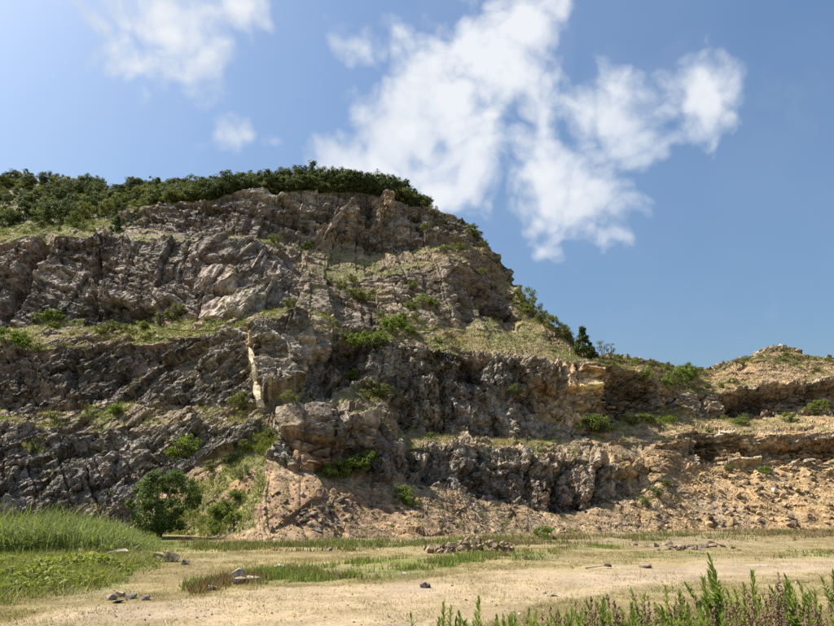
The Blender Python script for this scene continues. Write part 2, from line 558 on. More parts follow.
L('H', [(-230, 232), (0, 228), (50, 223), (100, 221), (130, 213), (160, 207), (200, 200), (250, 196), (300, 193), (350, 193), (385, 197), (420, 208), (440, 215), (465, 222), (1070, 222)],
  [(-230, 88), (0, 90), (100, 89), (150, 90), (200, 88), (250, 89), (300, 92), (350, 95), (400, 97), (450, 98), (480, 98), (500, 98), (520, 95), (550, 87.5), (600, 86), (650, 90), (700, 102), (834, 105), (1070, 104)])
L('S', [(-230, 172), (-60, 172), (0, 178), (50, 183), (110, 190), (160, 193), (190, 193), (240, 188), (290, 183), (340, 184), (385, 190), (412, 201), (420, 206), (440, 213), (465, 220), (478, 230), (490, 248), (503, 268), (515, 288), (522, 301), (545, 318), (575, 345), (590, 353), (610, 358), (650, 363), (690, 369), (715, 371), (735, 362), (765, 353), (785, 352), (810, 358), (834, 361), (900, 358), (1070, 366)],
  [(-230, 118), (0, 118), (60, 114), (110, 110), (150, 103), (200, 96), (250, 96), (300, 98), (400, 101), (450, 101), (480, 100), (500, 100), (520, 96.5), (550, 89), (600, 88), (650, 93), (700, 106), (750, 109), (834, 109), (1070, 108)], 3)
order = ['T', 'A', 'B', 'C', 'D', 'E', 'F', 'G', 'H', 'S']
# ragged edges
for k, nm in enumerate(order):
    if nm in 'T':
        LN[nm][1] = LN[nm][1] + 7.0 * fbm(np.stack([cols, 0 * cols, 0 * cols], -1), 70, 4, 58)
        continue
    c3 = np.stack([cols, np.full(NC, 40.0 * k), 0 * cols], -1)
    amp = 3.0 if nm == 'S' else 9.0
    LN[nm][0] = LN[nm][0] + amp * fbm(c3, 34, 4, 60 + k)
    LN[nm][1] = LN[nm][1] + 2.6 * fbm(c3, 60, 3, 80 + k)
for k in range(len(order) - 2, 0, -1):
    LN[order[k]][0] = np.maximum(LN[order[k]][0], LN[order[k + 1]][0] + 0.7)
for k in range(1, len(order)):
    LN[order[k]][1] = np.maximum(LN[order[k]][1], LN[order[k - 1]][1] + 0.35)

tP = np.stack([LN['T'][1] * 0 + cols], -1)
seg_rows = {'TA': 86, 'AB': 98, 'BC': 36, 'CD': 104, 'DE': 66, 'EF': 118, 'FG': 34, 'GH': 70, 'HS': 56}
rows_PY, rows_Y, rows_seg, rows_t = [], [], [], []
for k in range(len(order) - 1):
    a, b = order[k], order[k + 1]
    n = seg_rows[a + b]
    for i in range(n):
        t = i / n
        rows_PY.append(LN[a][0] * (1 - t) + LN[b][0] * t)
        rows_Y.append(LN[a][1] * (1 - t) + LN[b][1] * t)
        rows_seg.append(k)
        rows_t.append(t)
rows_PY.append(LN['S'][0])
rows_Y.append(LN['S'][1])
rows_seg.append(8)
rows_t.append(1.0)
PYB = np.array(rows_PY)
YB = np.array(rows_Y)
SEG = np.array(rows_seg)
TT = np.array(rows_t)
# the toe starts under the ground sheet; bottom rows follow the ground
PXB = np.broadcast_to(cols, PYB.shape).copy()
B3 = at(PXB, PYB, YB)
nTA = seg_rows['TA']
zt = -0.5
tA = (TT[:nTA, None])
zA = B3[nTA, :, 2]
B3[:nTA, :, 2] = zt + (zA - zt) * (tA ** 1.35)
# crest and far side of the hill (out of sight, closes the body)
back = []
top = B3[-1]
dirx = top[:, :2] / np.linalg.norm(top[:, :2], axis=1, keepdims=True)
for dd, dz in ((5, 0.3), (12, -0.5), (24, -4), (45, -16), (80, -40), (140, -75)):
    q = top.copy()
    q[:, :2] += dirx * dd
    q[:, 2] = np.maximum(-2.0, q[:, 2] + dz)
    back.append(q)
NF = len(B3)
B3 = np.concatenate([B3, np.array(back)], 0)
NR = len(B3)
PX, PYp = proj(B3)
SEGF = np.concatenate([SEG, np.full(len(back), 9)])[:, None] + np.zeros((1, NC), int)

# smoothed normals
def blur(A, n, ax):
    if n < 1:
        return A
    k = 2 * n + 1
    pad = [(0, 0)] * A.ndim
    pad[ax] = (n + 1, n)
    p = np.cumsum(np.pad(A, pad, mode='edge'), axis=ax)
    sl1 = [slice(None)] * A.ndim
    sl0 = [slice(None)] * A.ndim
    sl1[ax] = slice(k, None)
    sl0[ax] = slice(None, -k)
    return (p[tuple(sl1)] - p[tuple(sl0)]) / k


SM = blur(blur(B3, 12, 0), 20, 1)
dr = np.gradient(SM, axis=0)
dc = np.gradient(SM, axis=1)
NRM = np.cross(dc, dr)
NRM /= np.maximum(1e-6, np.linalg.norm(NRM, axis=-1, keepdims=True))
flip = NRM[..., 1] > 0.85
NRM[NRM[..., 2] < -0.2] *= -1

Pf = B3.reshape(-1, 3)
px, py = PX.ravel(), PYp.ravel()
seg = SEGF.ravel()
jx = 16 * fbm(Pf, 6.0, 3, 301)
jy = 12 * fbm(Pf, 6.0, 3, 302)
qx, qy = px + jx, py + jy

# ---- ground cover masks
veg = np.choose(seg, [0.2, 0.14, 0.42, 0.14, 0.52, 0.14, 0.5, 0.08, 0.9, 0.9]).astype(np.float64)
veg = np.where((seg == 7) & (px < 118), 0.75, veg)
veg = np.where((seg == 8) & (px > 430), 0.35, veg)
veg = np.where((seg >= 5) & (seg <= 7) & (px > 530), 0.45, veg)
veg = np.where((seg == 5) & (px > 300) & (px < 470), 0.22, veg)
veg = np.where((seg >= 4) & (px > 660), 0.46, veg)


def blob(x, y, rx, ry, s):
    global veg
    w = np.exp(-(((qx - x) / rx) ** 2 + ((qy - y) / ry) ** 2))
    veg = np.maximum(veg, s * w)


for b in [(15, 340, 40, 9, .95), (60, 322, 34, 9, .9), (140, 330, 50, 9, .85), (225, 520, 34, 14, 1.0), (232, 462, 26, 9, .75), (205, 520, 34, 18, 1), (165, 535, 30, 10, 1), (258, 478, 10, 34, .9), (200, 490, 22, 16, .72), (245, 505, 16, 18, .95), (225, 475, 34, 12, .75), (180, 510, 26, 14, .85),
          (360, 342, 36, 9, .9), (400, 322, 34, 14, .85), (425, 300, 18, 10, .8), (350, 290, 40, 12, .6), (320, 260, 22, 9, .6), (345, 470, 34, 9, .8),
          (370, 395, 32, 14, .75), (500, 340, 70, 16, .95), (560, 348, 50, 12, .9), (470, 305, 26, 14, .5), (430, 436, 40, 5, .9), (520, 442, 60, 4, .7),
          (610, 425, 40, 9, .8), (660, 415, 40, 9, .85), (690, 382, 26, 14, .9), (740, 422, 60, 5, .85), (820, 410, 30, 8, .8), (650, 378, 22, 8, .8),
          (560, 425, 34, 14, .3), (640, 490, 22, 16, .5), (480, 525, 60, 10, .4), (420, 510, 40, 14, .35), (20, 412, 34, 9, .45), (40, 445, 34, 12, .45),
          (450, 250, 34, 7, .7), (440, 228, 12, 10, .6), (490, 262, 12, 20, .35), (520, 310, 18, 12, .8), (300, 395, 22, 9, .4), (330, 412, 40, 6, .5),
          (60, 210, 90, 22, 1), (150, 200, 60, 8, 1), (760, 362, 40, 6, .45), (800, 372, 40, 6, .4), (590, 370, 12, 6, .4), (170, 455, 14, 10, .7), (235, 405, 10, 14, .5)]:
    blob(*b)
vn = fbm(Pf, 2.2, 4, 401) + .5
vn2 = fbm(Pf, 0.9, 3, 403)
rampm = 1 - sstep(seg_dist(px + .5 * jx, py + .5 * jy, [(150, 545), (190, 508), (228, 474), (268, 436)]), 7, 15)
veg = np.maximum(veg, .92 * rampm)
vegm = sstep(veg + 0.85 * (vn - .5) + 0.55 * vn2, 0.40, 0.58)

# talus: loose material under the cliffs
tal = np.where(seg == 0, 1.0, 0.0)
tal = np.where((seg == 5) & (px > 290) & (px < 480), 0.35, tal)
tal = np.where((seg == 0) & (px < 140), 0.3, tal)
tal = np.where((seg == 2) | (seg == 4) | (seg == 6), np.where(px < 610, .55, .8), tal)
tal = np.where((seg == 1) & (px > 630) & (px < 690), 0.6, tal)
rockm = np.clip(1 - 0.8 * vegm, 0, 1) * (1 - 0.88 * tal) * (1 - .7 * rampm)
rockm = np.where(seg == 9, 0.15, rockm)

# ---- jointed rock: cells in bedding frames, one frame per part of the face
zone = np.full(len(px), 0)
zone[(qx < 262) & (qy > 338)] = 1                       # lower left: beds climb to the right
zone[(qx > 330) & (qy > 332)] = 2                       # middle: upright joints
zone[(qx > 572) & (qy > 340)] = 3                       # right: thin level beds
zone[(qx > 195) & (qx < 300) & (qy > 238) & (qy < 325)] = 4   # big slabs
zone[(qx > 385) & (qx < 640) & (qy > 442)] = 2
frames = {0: (R(-14), R(18), (1.25, 1.5, 0.62)), 1: (R(33), R(10), (1.35, 1.2, 0.6)), 2: (R(8), R(-6), (0.85, 0.95, 1.1)),
          3: (R(-3), R(6), (1.6, 1.3, 0.45)), 4: (R(52), R(25), (2.2, 1.2, 0.8))}
wp = np.stack([fbm(Pf, 9.0, 2, 501), fbm(Pf, 9.0, 2, 502), fbm(Pf, 9.0, 2, 503)], -1)
tone = np.zeros(len(px))
crack = np.zeros(len(px))
cellr = np.zeros((len(px), 3))


def joints(P, scales, off):
    """blocky relief of the jointed rock at positions P"""
    out = np.zeros(len(P))
    for zi, (ry, rx, an) in frames.items():
        m = zone == zi
        if not m.any():
            continue
        p = P[m] + 1.3 * wp[m]
        cy_, sy_ = math.cos(ry), math.sin(ry)
        cx_, sx_ = math.cos(rx), math.sin(rx)
        x1 = cy_ * p[:, 0] + sy_ * p[:, 2]
        z1 = -sy_ * p[:, 0] + cy_ * p[:, 2]
        y1 = cx_ * p[:, 1] + sx_ * z1
        z2 = -sx_ * p[:, 1] + cx_ * z1
        q = np.stack([x1 / an[0], y1 / an[1], z2 / an[2]], -1)
        dsum = 0
        for si, (s, amp, tilt, tw, cw) in enumerate(scales):
            r, bd, f1, f2 = voro(q / s, 700 + 31 * zi + 7 * (si + off))
            g = (np.stack([r[1], r[2], r[3]], -1) - .5) * 2
            amp = amp * (.62 if (off and zi in (0, 4)) else 1.0)
            dsum = dsum + amp * ((r[0] - .5) * 2 + tilt * 2.2 * (g * bd).sum(-1))
            crk = 1 - sstep(f2 - f1, 0.0, 0.10)
            dsum = dsum - amp * 0.45 * crk
            tone[m] += tw * (r[4] - .5)
            crack[m] = np.maximum(crack[m], crk * cw)
            if off + si == 1:
                cellr[m] = np.stack([r[0], r[1], r[2]], -1)
        # a long joint set crossing the beds: buttresses and clefts
        if off == 0:
            jc = (z2 if zi == 2 else x1) + .35 * y1
            for th, ba in ((5.5, .55), (2.4, .28)):
                u = jc / th + .5 * vnoise(p, 11.0, 87 + zi)
                iu = np.floor(u).astype(np.int32)
                hv = _h(iu, iu * 0 + zi, iu * 0 + 5, 993)
                fu = u - np.floor(u)
                w_ = sstep(vnoise(p, 8.0, 89), .3, .55)
                dsum = dsum + ba * w_ * ((hv - .5) * 2 + .9 * (fu - .5) - 1.1 * (1 - sstep(np.minimum(fu, 1 - fu) * th, 0, .16)))
                tone[m] += .22 * (hv - .5)
        # parallel beds (or upright sheets) stepping in and out
        bc = (x1 if zi == 2 else z2) + 0.0
        for th, ba in (((2.1, .42), (.85, .22)) if off == 0 else ((.36, .09),)):
            u = bc / th + 1.2 * vnoise(p, 5.0, 77 + zi) + .35 * vnoise(p, 1.2, 78)
            iu = np.floor(u).astype(np.int32)
            hv = _h(iu, iu * 0 + zi, iu * 0, 991 + off)
            fu = u - np.floor(u)
            stp = (hv - .5) * 2 - .5 * (1 - sstep(np.minimum(fu, 1 - fu), 0, .10))
            dsum = dsum + ba * (1.5 if zi in (0, 4) else 1.0) * stp * sstep(vnoise(p, 6.0, 79), .25, .6)
            tone[m] += .3 * (hv - .5)
        out[m] = dsum * {0: .85, 4: .7, 1: .95}.get(zi, 1.0)
    return out


disp = joints(Pf, ((4.6, 0.42, 1.0, 0.45, 0), (2.0, 0.22, 0.9, 0.5, 0)), 0)
big = 2.4 * fbm(Pf, 13.0, 3, 601)
lump = 0.5 * fbm(Pf, 3.0, 4, 605)
bedz = Pf[:, 2] - 0.18 * Pf[:, 0] + 2.2 * wp[:, 0] + 1.5 * wp[:, 2]
led = fbm(np.stack([bedz * 0 + 3.1, bedz * 0, bedz], -1), 1.3, 3, 611)
D = rockm * (disp + big * 0.8 + led * 0.6) + (1 - rockm) * (lump + 0.1 * disp)

# ---- authored shapes of this face: gullies, slots, projecting and hollowed blocks
def soft_poly(poly, edge=0.0):
    return in_poly(px + .35 * jx, py + .35 * jy, poly).astype(float)


extra = np.zeros(len(px))
plane = np.zeros(len(px))
colmul = np.ones((len(px), 3))
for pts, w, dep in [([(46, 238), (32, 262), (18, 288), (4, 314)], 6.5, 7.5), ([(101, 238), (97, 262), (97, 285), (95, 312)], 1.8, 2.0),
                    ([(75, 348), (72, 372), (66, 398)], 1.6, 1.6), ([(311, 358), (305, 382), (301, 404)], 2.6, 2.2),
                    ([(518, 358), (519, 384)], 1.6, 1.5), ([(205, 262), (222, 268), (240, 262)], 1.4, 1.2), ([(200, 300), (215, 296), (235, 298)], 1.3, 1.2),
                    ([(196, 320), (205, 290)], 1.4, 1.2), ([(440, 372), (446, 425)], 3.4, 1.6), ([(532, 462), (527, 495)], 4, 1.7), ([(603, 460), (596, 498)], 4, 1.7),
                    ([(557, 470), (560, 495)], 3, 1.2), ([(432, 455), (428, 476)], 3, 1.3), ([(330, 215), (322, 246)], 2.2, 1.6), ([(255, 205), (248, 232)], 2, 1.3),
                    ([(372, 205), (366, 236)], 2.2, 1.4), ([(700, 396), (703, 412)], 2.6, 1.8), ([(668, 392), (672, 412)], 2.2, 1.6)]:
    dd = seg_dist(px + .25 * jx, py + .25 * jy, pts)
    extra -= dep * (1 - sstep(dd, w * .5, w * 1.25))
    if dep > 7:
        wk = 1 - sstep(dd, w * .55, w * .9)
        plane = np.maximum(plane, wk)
        colmul *= (1 - .42 * wk)[:, None]  # the gully's darkness is also put into the rock colour
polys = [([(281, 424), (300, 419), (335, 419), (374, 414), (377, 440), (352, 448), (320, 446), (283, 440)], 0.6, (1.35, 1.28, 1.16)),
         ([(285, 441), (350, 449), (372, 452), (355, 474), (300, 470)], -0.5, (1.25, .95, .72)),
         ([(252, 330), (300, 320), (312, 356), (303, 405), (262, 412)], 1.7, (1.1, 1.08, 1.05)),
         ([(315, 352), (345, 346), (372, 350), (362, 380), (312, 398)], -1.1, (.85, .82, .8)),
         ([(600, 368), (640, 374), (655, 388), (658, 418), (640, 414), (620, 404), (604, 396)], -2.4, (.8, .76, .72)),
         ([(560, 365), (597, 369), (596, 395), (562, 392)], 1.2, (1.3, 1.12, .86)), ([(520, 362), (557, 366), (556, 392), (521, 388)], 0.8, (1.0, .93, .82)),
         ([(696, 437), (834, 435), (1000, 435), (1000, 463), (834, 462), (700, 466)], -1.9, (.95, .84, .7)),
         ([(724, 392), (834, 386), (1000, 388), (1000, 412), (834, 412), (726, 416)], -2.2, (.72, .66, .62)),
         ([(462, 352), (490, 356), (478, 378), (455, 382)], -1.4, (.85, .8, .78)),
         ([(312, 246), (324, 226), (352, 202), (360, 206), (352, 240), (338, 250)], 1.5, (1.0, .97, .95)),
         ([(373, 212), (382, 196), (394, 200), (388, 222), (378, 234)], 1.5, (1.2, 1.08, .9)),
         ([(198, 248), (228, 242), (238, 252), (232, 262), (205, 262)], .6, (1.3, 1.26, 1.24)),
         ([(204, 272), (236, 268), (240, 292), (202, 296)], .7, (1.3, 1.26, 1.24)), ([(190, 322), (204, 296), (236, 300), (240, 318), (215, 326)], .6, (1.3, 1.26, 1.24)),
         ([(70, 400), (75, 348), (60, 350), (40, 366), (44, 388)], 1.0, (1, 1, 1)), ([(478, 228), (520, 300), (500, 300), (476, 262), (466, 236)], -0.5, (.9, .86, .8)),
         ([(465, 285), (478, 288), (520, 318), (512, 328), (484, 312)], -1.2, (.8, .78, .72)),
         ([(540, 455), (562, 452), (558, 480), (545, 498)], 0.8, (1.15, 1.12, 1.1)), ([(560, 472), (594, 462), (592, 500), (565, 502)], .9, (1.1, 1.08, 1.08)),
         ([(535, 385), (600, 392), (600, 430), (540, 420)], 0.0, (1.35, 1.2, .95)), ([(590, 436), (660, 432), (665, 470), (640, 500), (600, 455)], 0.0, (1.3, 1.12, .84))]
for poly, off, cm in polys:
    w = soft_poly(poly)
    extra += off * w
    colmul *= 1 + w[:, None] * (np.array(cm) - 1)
    if min(cm) > 1.15 or cm[0] in (1.3, 1.25):
        plane = np.maximum(plane, w)
extra = blur(blur(extra.reshape(NR, NC), 2, 0), 3, 1).ravel()
D = D + extra * np.clip(rockm * 1.4, 0.25, 1)
D = np.where(seg == 9, 0.3 * D, D)
edge_fade = np.ones(NR)
edge_fade[:14] = np.linspace(0.0, 1, 14)
# keep the skyline where it is: only jagged, not swollen
sky_w = np.ones(NR)
sky_w[NF - 26:NF] = np.linspace(1, 0.35, 26)
sky_w[NF:] = 0.3
fade = (edge_fade * sky_w)[:, None]
V1 = B3 + NRM * (D.reshape(NR, NC) * fade)[..., None]
side = (cellr.reshape(NR, NC, 3) - .5) * (0.35 * rockm.reshape(NR, NC) * edge_fade[:, None])[..., None]
side[NF:] = 0
V1 = V1 + side
# the small joints follow the shape that the large ones left
SM = blur(blur(V1, 4, 0), 4, 1)
NRM2 = np.cross(np.gradient(SM, axis=1), np.gradient(SM, axis=0))
NRM2 /= np.maximum(1e-6, np.linalg.norm(NRM2, axis=-1, keepdims=True))
NRM2 = NRM2 * .8 + NRM * .2
P1 = V1.reshape(-1, 3)
# plants only hold where the rock is not too steep
vegm = np.maximum(vegm * sstep(NRM2[..., 2].ravel(), .28, .55), .8 * vegm * rampm)
rockm = np.where(seg == 9, .15, np.clip(1 - 0.8 * vegm, 0, 1) * (1 - 0.88 * tal))
D2 = joints(P1, ((0.95, 0.11, 1.2, 0.55, .8), (0.45, 0.07, 1.0, 0.5, .7), (0.21, 0.02, .9, 0.3, .3)), 2)
fine = 0.3 * fbm(P1, 1.1, 4, 603)
D2 = D2 * (.12 + .88 * rockm) * (1 - .72 * plane) + fine * (0.35 + .4 * rockm)
D2 = np.where(seg == 9, 0, D2)
V3 = V1 + NRM2 * (D2.reshape(NR, NC) * edge_fade[:, None] * np.where(np.arange(NR) > NF - 8, .6, 1)[:, None])[..., None]
Pf = P1

# ---- colours of rock, earth and turf
n_a = fbm(Pf, 16.0, 3, 811) + .5
n_b = fbm(Pf, 5.0, 4, 812) + .5
n_c = fbm(Pf, 1.6, 4, 813) + .5
grey = np.array([0.285, 0.252, 0.208])
mauve = np.array([0.225, 0.188, 0.165])
dark = np.array([0.125, 0.110, 0.092])
tan_ = np.array([0.345, 0.272, 0.182])
ochre = np.array([0.305, 0.208, 0.108])
earth = np.array([0.25, 0.175, 0.10])


def mixc(a, b, w):
    return a + (b - a) * w[:, None]


rock = mixc(np.broadcast_to(grey, Pf.shape), mauve, sstep(n_a, .4, .62))
rock = mixc(rock, dark, sstep(n_b, .50, .68) * .75)
rock = mixc(rock, np.array([.33, .285, .205]), sstep(n_b, .5, .3) * .4)
wd = np.where((zone == 1), .35, 0) + np.where((zone == 2), .25, 0)
rock = mixc(rock, dark, np.clip(wd, 0, 1))
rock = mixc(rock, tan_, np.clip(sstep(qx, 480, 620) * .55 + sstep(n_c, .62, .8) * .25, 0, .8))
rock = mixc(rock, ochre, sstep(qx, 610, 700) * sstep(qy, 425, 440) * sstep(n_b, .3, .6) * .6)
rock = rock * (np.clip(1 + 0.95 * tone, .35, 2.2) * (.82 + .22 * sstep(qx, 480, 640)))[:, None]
rock = mixc(rock, np.array([0.27, 0.20, 0.13]), crack * 0.25 * sstep(n_c, .45, .6))
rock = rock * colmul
# pale seam beside the recess and fins, their sunlit brightness put into the colour
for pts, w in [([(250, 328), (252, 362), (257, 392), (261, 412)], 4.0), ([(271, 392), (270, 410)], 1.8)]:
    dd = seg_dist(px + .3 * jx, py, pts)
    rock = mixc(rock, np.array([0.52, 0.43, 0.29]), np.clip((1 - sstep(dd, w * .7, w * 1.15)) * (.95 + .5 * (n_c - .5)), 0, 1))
tl = mixc(np.broadcast_to(earth, Pf.shape), np.array([0.285, 0.212, 0.130]), sstep(n_c, .4, .65))
tl = mixc(tl, ochre * 1.08, sstep(qx, 620, 690) * .85)
tl = mixc(tl, np.array([0.215, 0.175, 0.135]), (1 - sstep(qx, 400, 470)) * sstep(qx, 250, 250.1) * 0 + sstep(n_b, .55, .7) * .5)
tl = mixc(tl, np.array([0.255, 0.158, 0.092]), np.exp(-((px - 330) / 95) ** 2 - ((py - 508) / 32) ** 2) * .85)
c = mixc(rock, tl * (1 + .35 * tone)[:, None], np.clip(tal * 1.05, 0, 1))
turf_g = np.stack([0.105 + .07 * n_c, 0.125 + .05 * n_c, 0.038 + 0 * n_c], -1)
turf_d = np.stack([0.20 + .07 * n_c, 0.172 + .05 * n_c, 0.080 + 0 * n_c], -1)
greenness = np.clip(sstep(n_b, .35, .6) * .8 + np.where((seg >= 7) & (px < 200), .6, 0) + np.where(px < 440, .35, 0) + np.where((px > 185) & (px < 290) & (py > 440), .6, 0) + .6 * rampm - np.where(px > 700, .35, 0) - np.where((px > 440) & (px < 640) & (py > 330), .15, 0), 0, 1)
turf = mixc(turf_d, turf_g, greenness)
soil_t = mixc(turf, np.array([0.215, 0.170, 0.105]), sstep(fbm(Pf, .7, 3, 821) + .5, .42, .62) * .7)
c = mixc(c, soil_t, vegm * .8)
c = np.clip(c, 0.02, 0.6)

ci = np.arange(NR * NC).reshape(NR, NC)
cf = np.stack([ci[:-1, :-1], ci[:-1, 1:], ci[1:, 1:], ci[1:, :-1]], -1).reshape(-1, 4)
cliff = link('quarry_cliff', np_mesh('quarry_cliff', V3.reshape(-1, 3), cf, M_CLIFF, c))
tag(cliff, kind='structure')
ra = cliff.data.attributes.new('Rock', 'FLOAT', 'POINT')
ra.data.foreach_set('value', ((0.15 + .85 * rockm) * np.where((zone == 0) | (zone == 4), .6, 1.0) * (1 - .5 * plane)).astype(np.float32))
CC = c.reshape(NR, NC, 3)
VEG = vegm.reshape(NR, NC)
GRN = greenness.reshape(NR, NC)
RKM = rockm.reshape(NR, NC)
SX, SY = proj(V3)
gr0 = np.gradient(blur(blur(V3, 3, 0), 3, 1), axis=0)
gr1 = np.gradient(blur(blur(V3, 3, 0), 3, 1), axis=1)
NV = np.cross(gr1, gr0)
NV /= np.maximum(1e-6, np.linalg.norm(NV, axis=-1, keepdims=True))
colstep = np.searchsorted(cols, np.arange(-230, 1070))


def cell(pxx, pyy):
    """row and column of the hillside point seen at that pixel"""
    c0 = int(np.clip(np.searchsorted(cols, pxx), 12, NC - 13))
    sx, sy = SX[:NF, c0 - 10:c0 + 11], SY[:NF, c0 - 10:c0 + 11]
    d2 = (sx - pxx) ** 2 + (sy - pyy) ** 2
    dist = V3[:NF, c0 - 10:c0 + 11, 1]
    # among points within two pixels take the nearest one
    near = d2 < max(d2.min() * 1.5, 2.0)
    k = np.where(near, dist, 1e9).argmin()
    r, cc = np.unravel_index(k, d2.shape)
    return r, cc + c0 - 10


def surf(pxx, pyy):
    r, cc = cell(pxx, pyy)
    return V3[r, cc].copy(), NV[r, cc].copy(), CC[r, cc].copy()


def gpoint(pxx, pyy):
    """ground point seen at that pixel"""
    a, b, d = (float(v) for v in ray(pxx, pyy))
    s = -EYE / d if d < -1e-4 else 60.0
    for _ in range(6):
        z = float(ground_z(np.array(a * s), np.array(b * s)))
        s = (z - EYE) / d if d < -1e-4 else 60.0
    return np.array([a * s, b * s, float(ground_z(np.array(a * s), np.array(b * s)))])


# ------------------------------------------------------------------ rocks
def hull_mesh(name, seed, flat=1.0, n=13):
    rs = np.random.default_rng(seed)
    bm = bmesh.new()
    pts = rs.normal(size=(n, 3))
    pts /= np.linalg.norm(pts, axis=1, keepdims=True)
    pts = np.sign(pts) * np.abs(pts) ** 0.7 * rs.uniform(.75, 1.0, (n, 1))
    pts[:, 2] *= flat
    for p in pts:
        bm.verts.new(p * 0.5)
    r = bmesh.ops.convex_hull(bm, input=bm.verts)
    bmesh.ops.delete(bm, geom=[v for v in bm.verts if not v.link_faces], context='VERTS')
    me = bpy.data.meshes.new(name)
    bm.to_mesh(me)
    bm.free()
    me.materials.append(M_STONE)
    return me


STONES = [hull_mesh('stone', 100 + i, (1.0, .75, .55)[i % 3], 12 + i % 4) for i in range(12)]
SLABS = [hull_mesh('slab', 200 + i, .32, 14) for i in range(5)]


def stone(name, loc, size, color, parent=None, slab=False, tilt=0.5, rz=None):
    o = link(name, random.choice(SLABS if slab else STONES), parent)
    o.location = loc
    o.rotation_euler = (random.uniform(-tilt, tilt), random.uniform(-tilt, tilt), random.uniform(0, 6.28) if rz is None else rz)
    o.scale = size
    o.color = (*[float(v) for v in color], 1.0)
    return o


def vary(c, k=.25):
    f = 1 + random.uniform(-k, k)
    return [min(.7, v * f * (1 + random.uniform(-.05, .05))) for v in c]


# blocks standing proud of the rock face: pieces of the cliff
nb, tries = 0, 0
while nb < 290 and tries < 9000:
    tries += 1
    if nb < 95:
        hx, hy = random.choice([(random.uniform(698, 842), random.uniform(436, 464)), (random.uniform(726, 842), random.uniform(388, 415)),
                                (random.uniform(602, 656), random.uniform(376, 416)), (random.uniform(698, 842), random.uniform(440, 462))])
        r, cc = cell(hx, hy)
    else:
        r = random.randrange(60, NF - 30)
        cc = random.randrange(96, NC - 96)
        if RKM[r, cc] < .75:
            continue
    p, n = V3[r, cc], NV[r, cc]
    if n[1] > 0.1:
        continue
    w = random.uniform(.5, 1.25) * (1.35 if random.random() < .15 else 1)
    zz = zone.reshape(NR, NC)[r, cc]
    an = {0: (1.3, 1.0, .6), 1: (1.3, 1.0, .6), 2: (.65, .8, 1.35), 3: (1.6, 1.1, .4), 4: (1.5, .8, .9)}[int(zz)]
    o = stone('rock_block', p - n * w * .18, [w * a for a in an], np.clip(CC[r, cc] * random.uniform(.75, 1.1), .04, .34), cliff, tilt=.22, rz=random.uniform(-.5, .5))
    o.rotation_euler.y += {0: R(10), 1: R(-32), 2: 0, 3: 0, 4: R(-40)}[int(zz)]
    nb += 1

# thin pale fins: upturned bed edges, the light they catch also put into their colour
for (x0, y0, x1, y1, wd) in [(323, 243, 334, 226, 1.1), (334, 226, 349, 205, 1.0), (239, 258, 254, 244, .8), (254, 268, 263, 252, .7), (262, 267, 268, 256, .6),
                             (272, 268, 278, 258, .7), (380, 222, 396, 204, .8), (98, 246, 100, 238, .6), (251, 346, 250, 331, 1.5), (253, 364, 251, 345, 1.5), (256, 384, 253, 363, 1.5), (259, 400, 256, 382, 1.4), (262, 412, 259, 398, 1.2)]:
    p0, n0, _ = surf(x0, y0)
    p1, n1, _ = surf(x1, y1)
    mid = (p0 + p1) / 2
    L_ = np.linalg.norm(p1 - p0)
    d = Vector(p1 - p0).normalized()
    nn = Vector((0.0, -0.85, 0.5))
    sdir = d.cross(nn).normalized()
    nn = sdir.cross(d).normalized()
    o = link('rock_fin', random.choice(STONES), cliff)
    rib = 245 < x0 < 275 and y0 > 325
    mw = Matrix((d * float(L_) * 1.5, sdir * (.85 if rib else .38), nn * (.5 if rib else wd * 1.6))).transposed().to_4x4()
    mw.translation = Vector(mid) + nn * (.02 if rib else .1)
    o.matrix_local = mw
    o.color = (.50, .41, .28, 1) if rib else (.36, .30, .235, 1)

# boulders lying in the greenery beside the tree
GREYB, DARKB, PALEB = (.27, .22, .16), (.15, .12, .09), (.42, .345, .25)
for (x, y, wp_, hp, colr, slab, lab) in [
        (80, 557, 17, 10, DARKB, False, 'blackish angular boulder left of the pale slab in the greenery'),
        (92, 559, 13, 8, PALEB, False, 'pale rounded boulder leaning on the blackish one'),
        (100, 555, 9, 7, PALEB, False, 'small pale boulder wedged behind the long slab'),
        (118, 556, 24, 8, PALEB, True, 'long pale grey slab lying in the greenery'),
        (128, 549, 20, 10, DARKB, True, 'dark brown slab propped on top of the boulder group'),
        (136, 553, 10, 8, GREYB, False, 'grey boulder under the dark propped slab'),
        (147, 556, 14, 8, GREYB, False, 'grey boulder at the foot of the round tree'),
        (158, 559, 14, 7, PALEB, True, 'flat pale slab on the dry grass below the tree'),
        (171, 562, 16, 9, DARKB, False, 'dark wedge boulder lying on the flat pale slab'),
        (185, 565, 8, 5, DARKB, False, 'small dark stone at the end of the boulder row'),
        (50, 557, 9, 5, GREYB, False, 'grey stones half hidden in the reed edge'),
        (61, 557, 8, 5, GREYB, False, 'grey stones half hidden in the reed edge'),
        (108, 560, 10, 5, GREYB, False, 'low grey stone in front of the long slab')]:
    p = gpoint(x, y)
    sc = p[1] / F * 1.05
    wm, hm = wp_ * sc, hp * sc
    o = stone('boulder', p + np.array([0, 0, hm * .3]), (wm, wm * .8, hm * (1.3 if not slab else 2.6)), vary(colr, .1), slab=slab, tilt=.18, rz=random.uniform(-.4, .4))
    tag(o, lab, 'boulder', 'boulders beside the round tree')

for i in range(26):
    x = random.gauss(135, 26)
    p = gpoint(x, 561 - abs(x - 135) * .06 + random.uniform(-5, 5))
    w = random.uniform(.12, .34)
    tag(stone('small_rock', p + np.array([0, 0, w * .08]), (w * 1.3, w, w * .7), vary((.28, .23, .17), .35), tilt=.7),
        'small tan rock strewn among the boulders beside the round tree', 'rock', 'small rocks among the boulders')

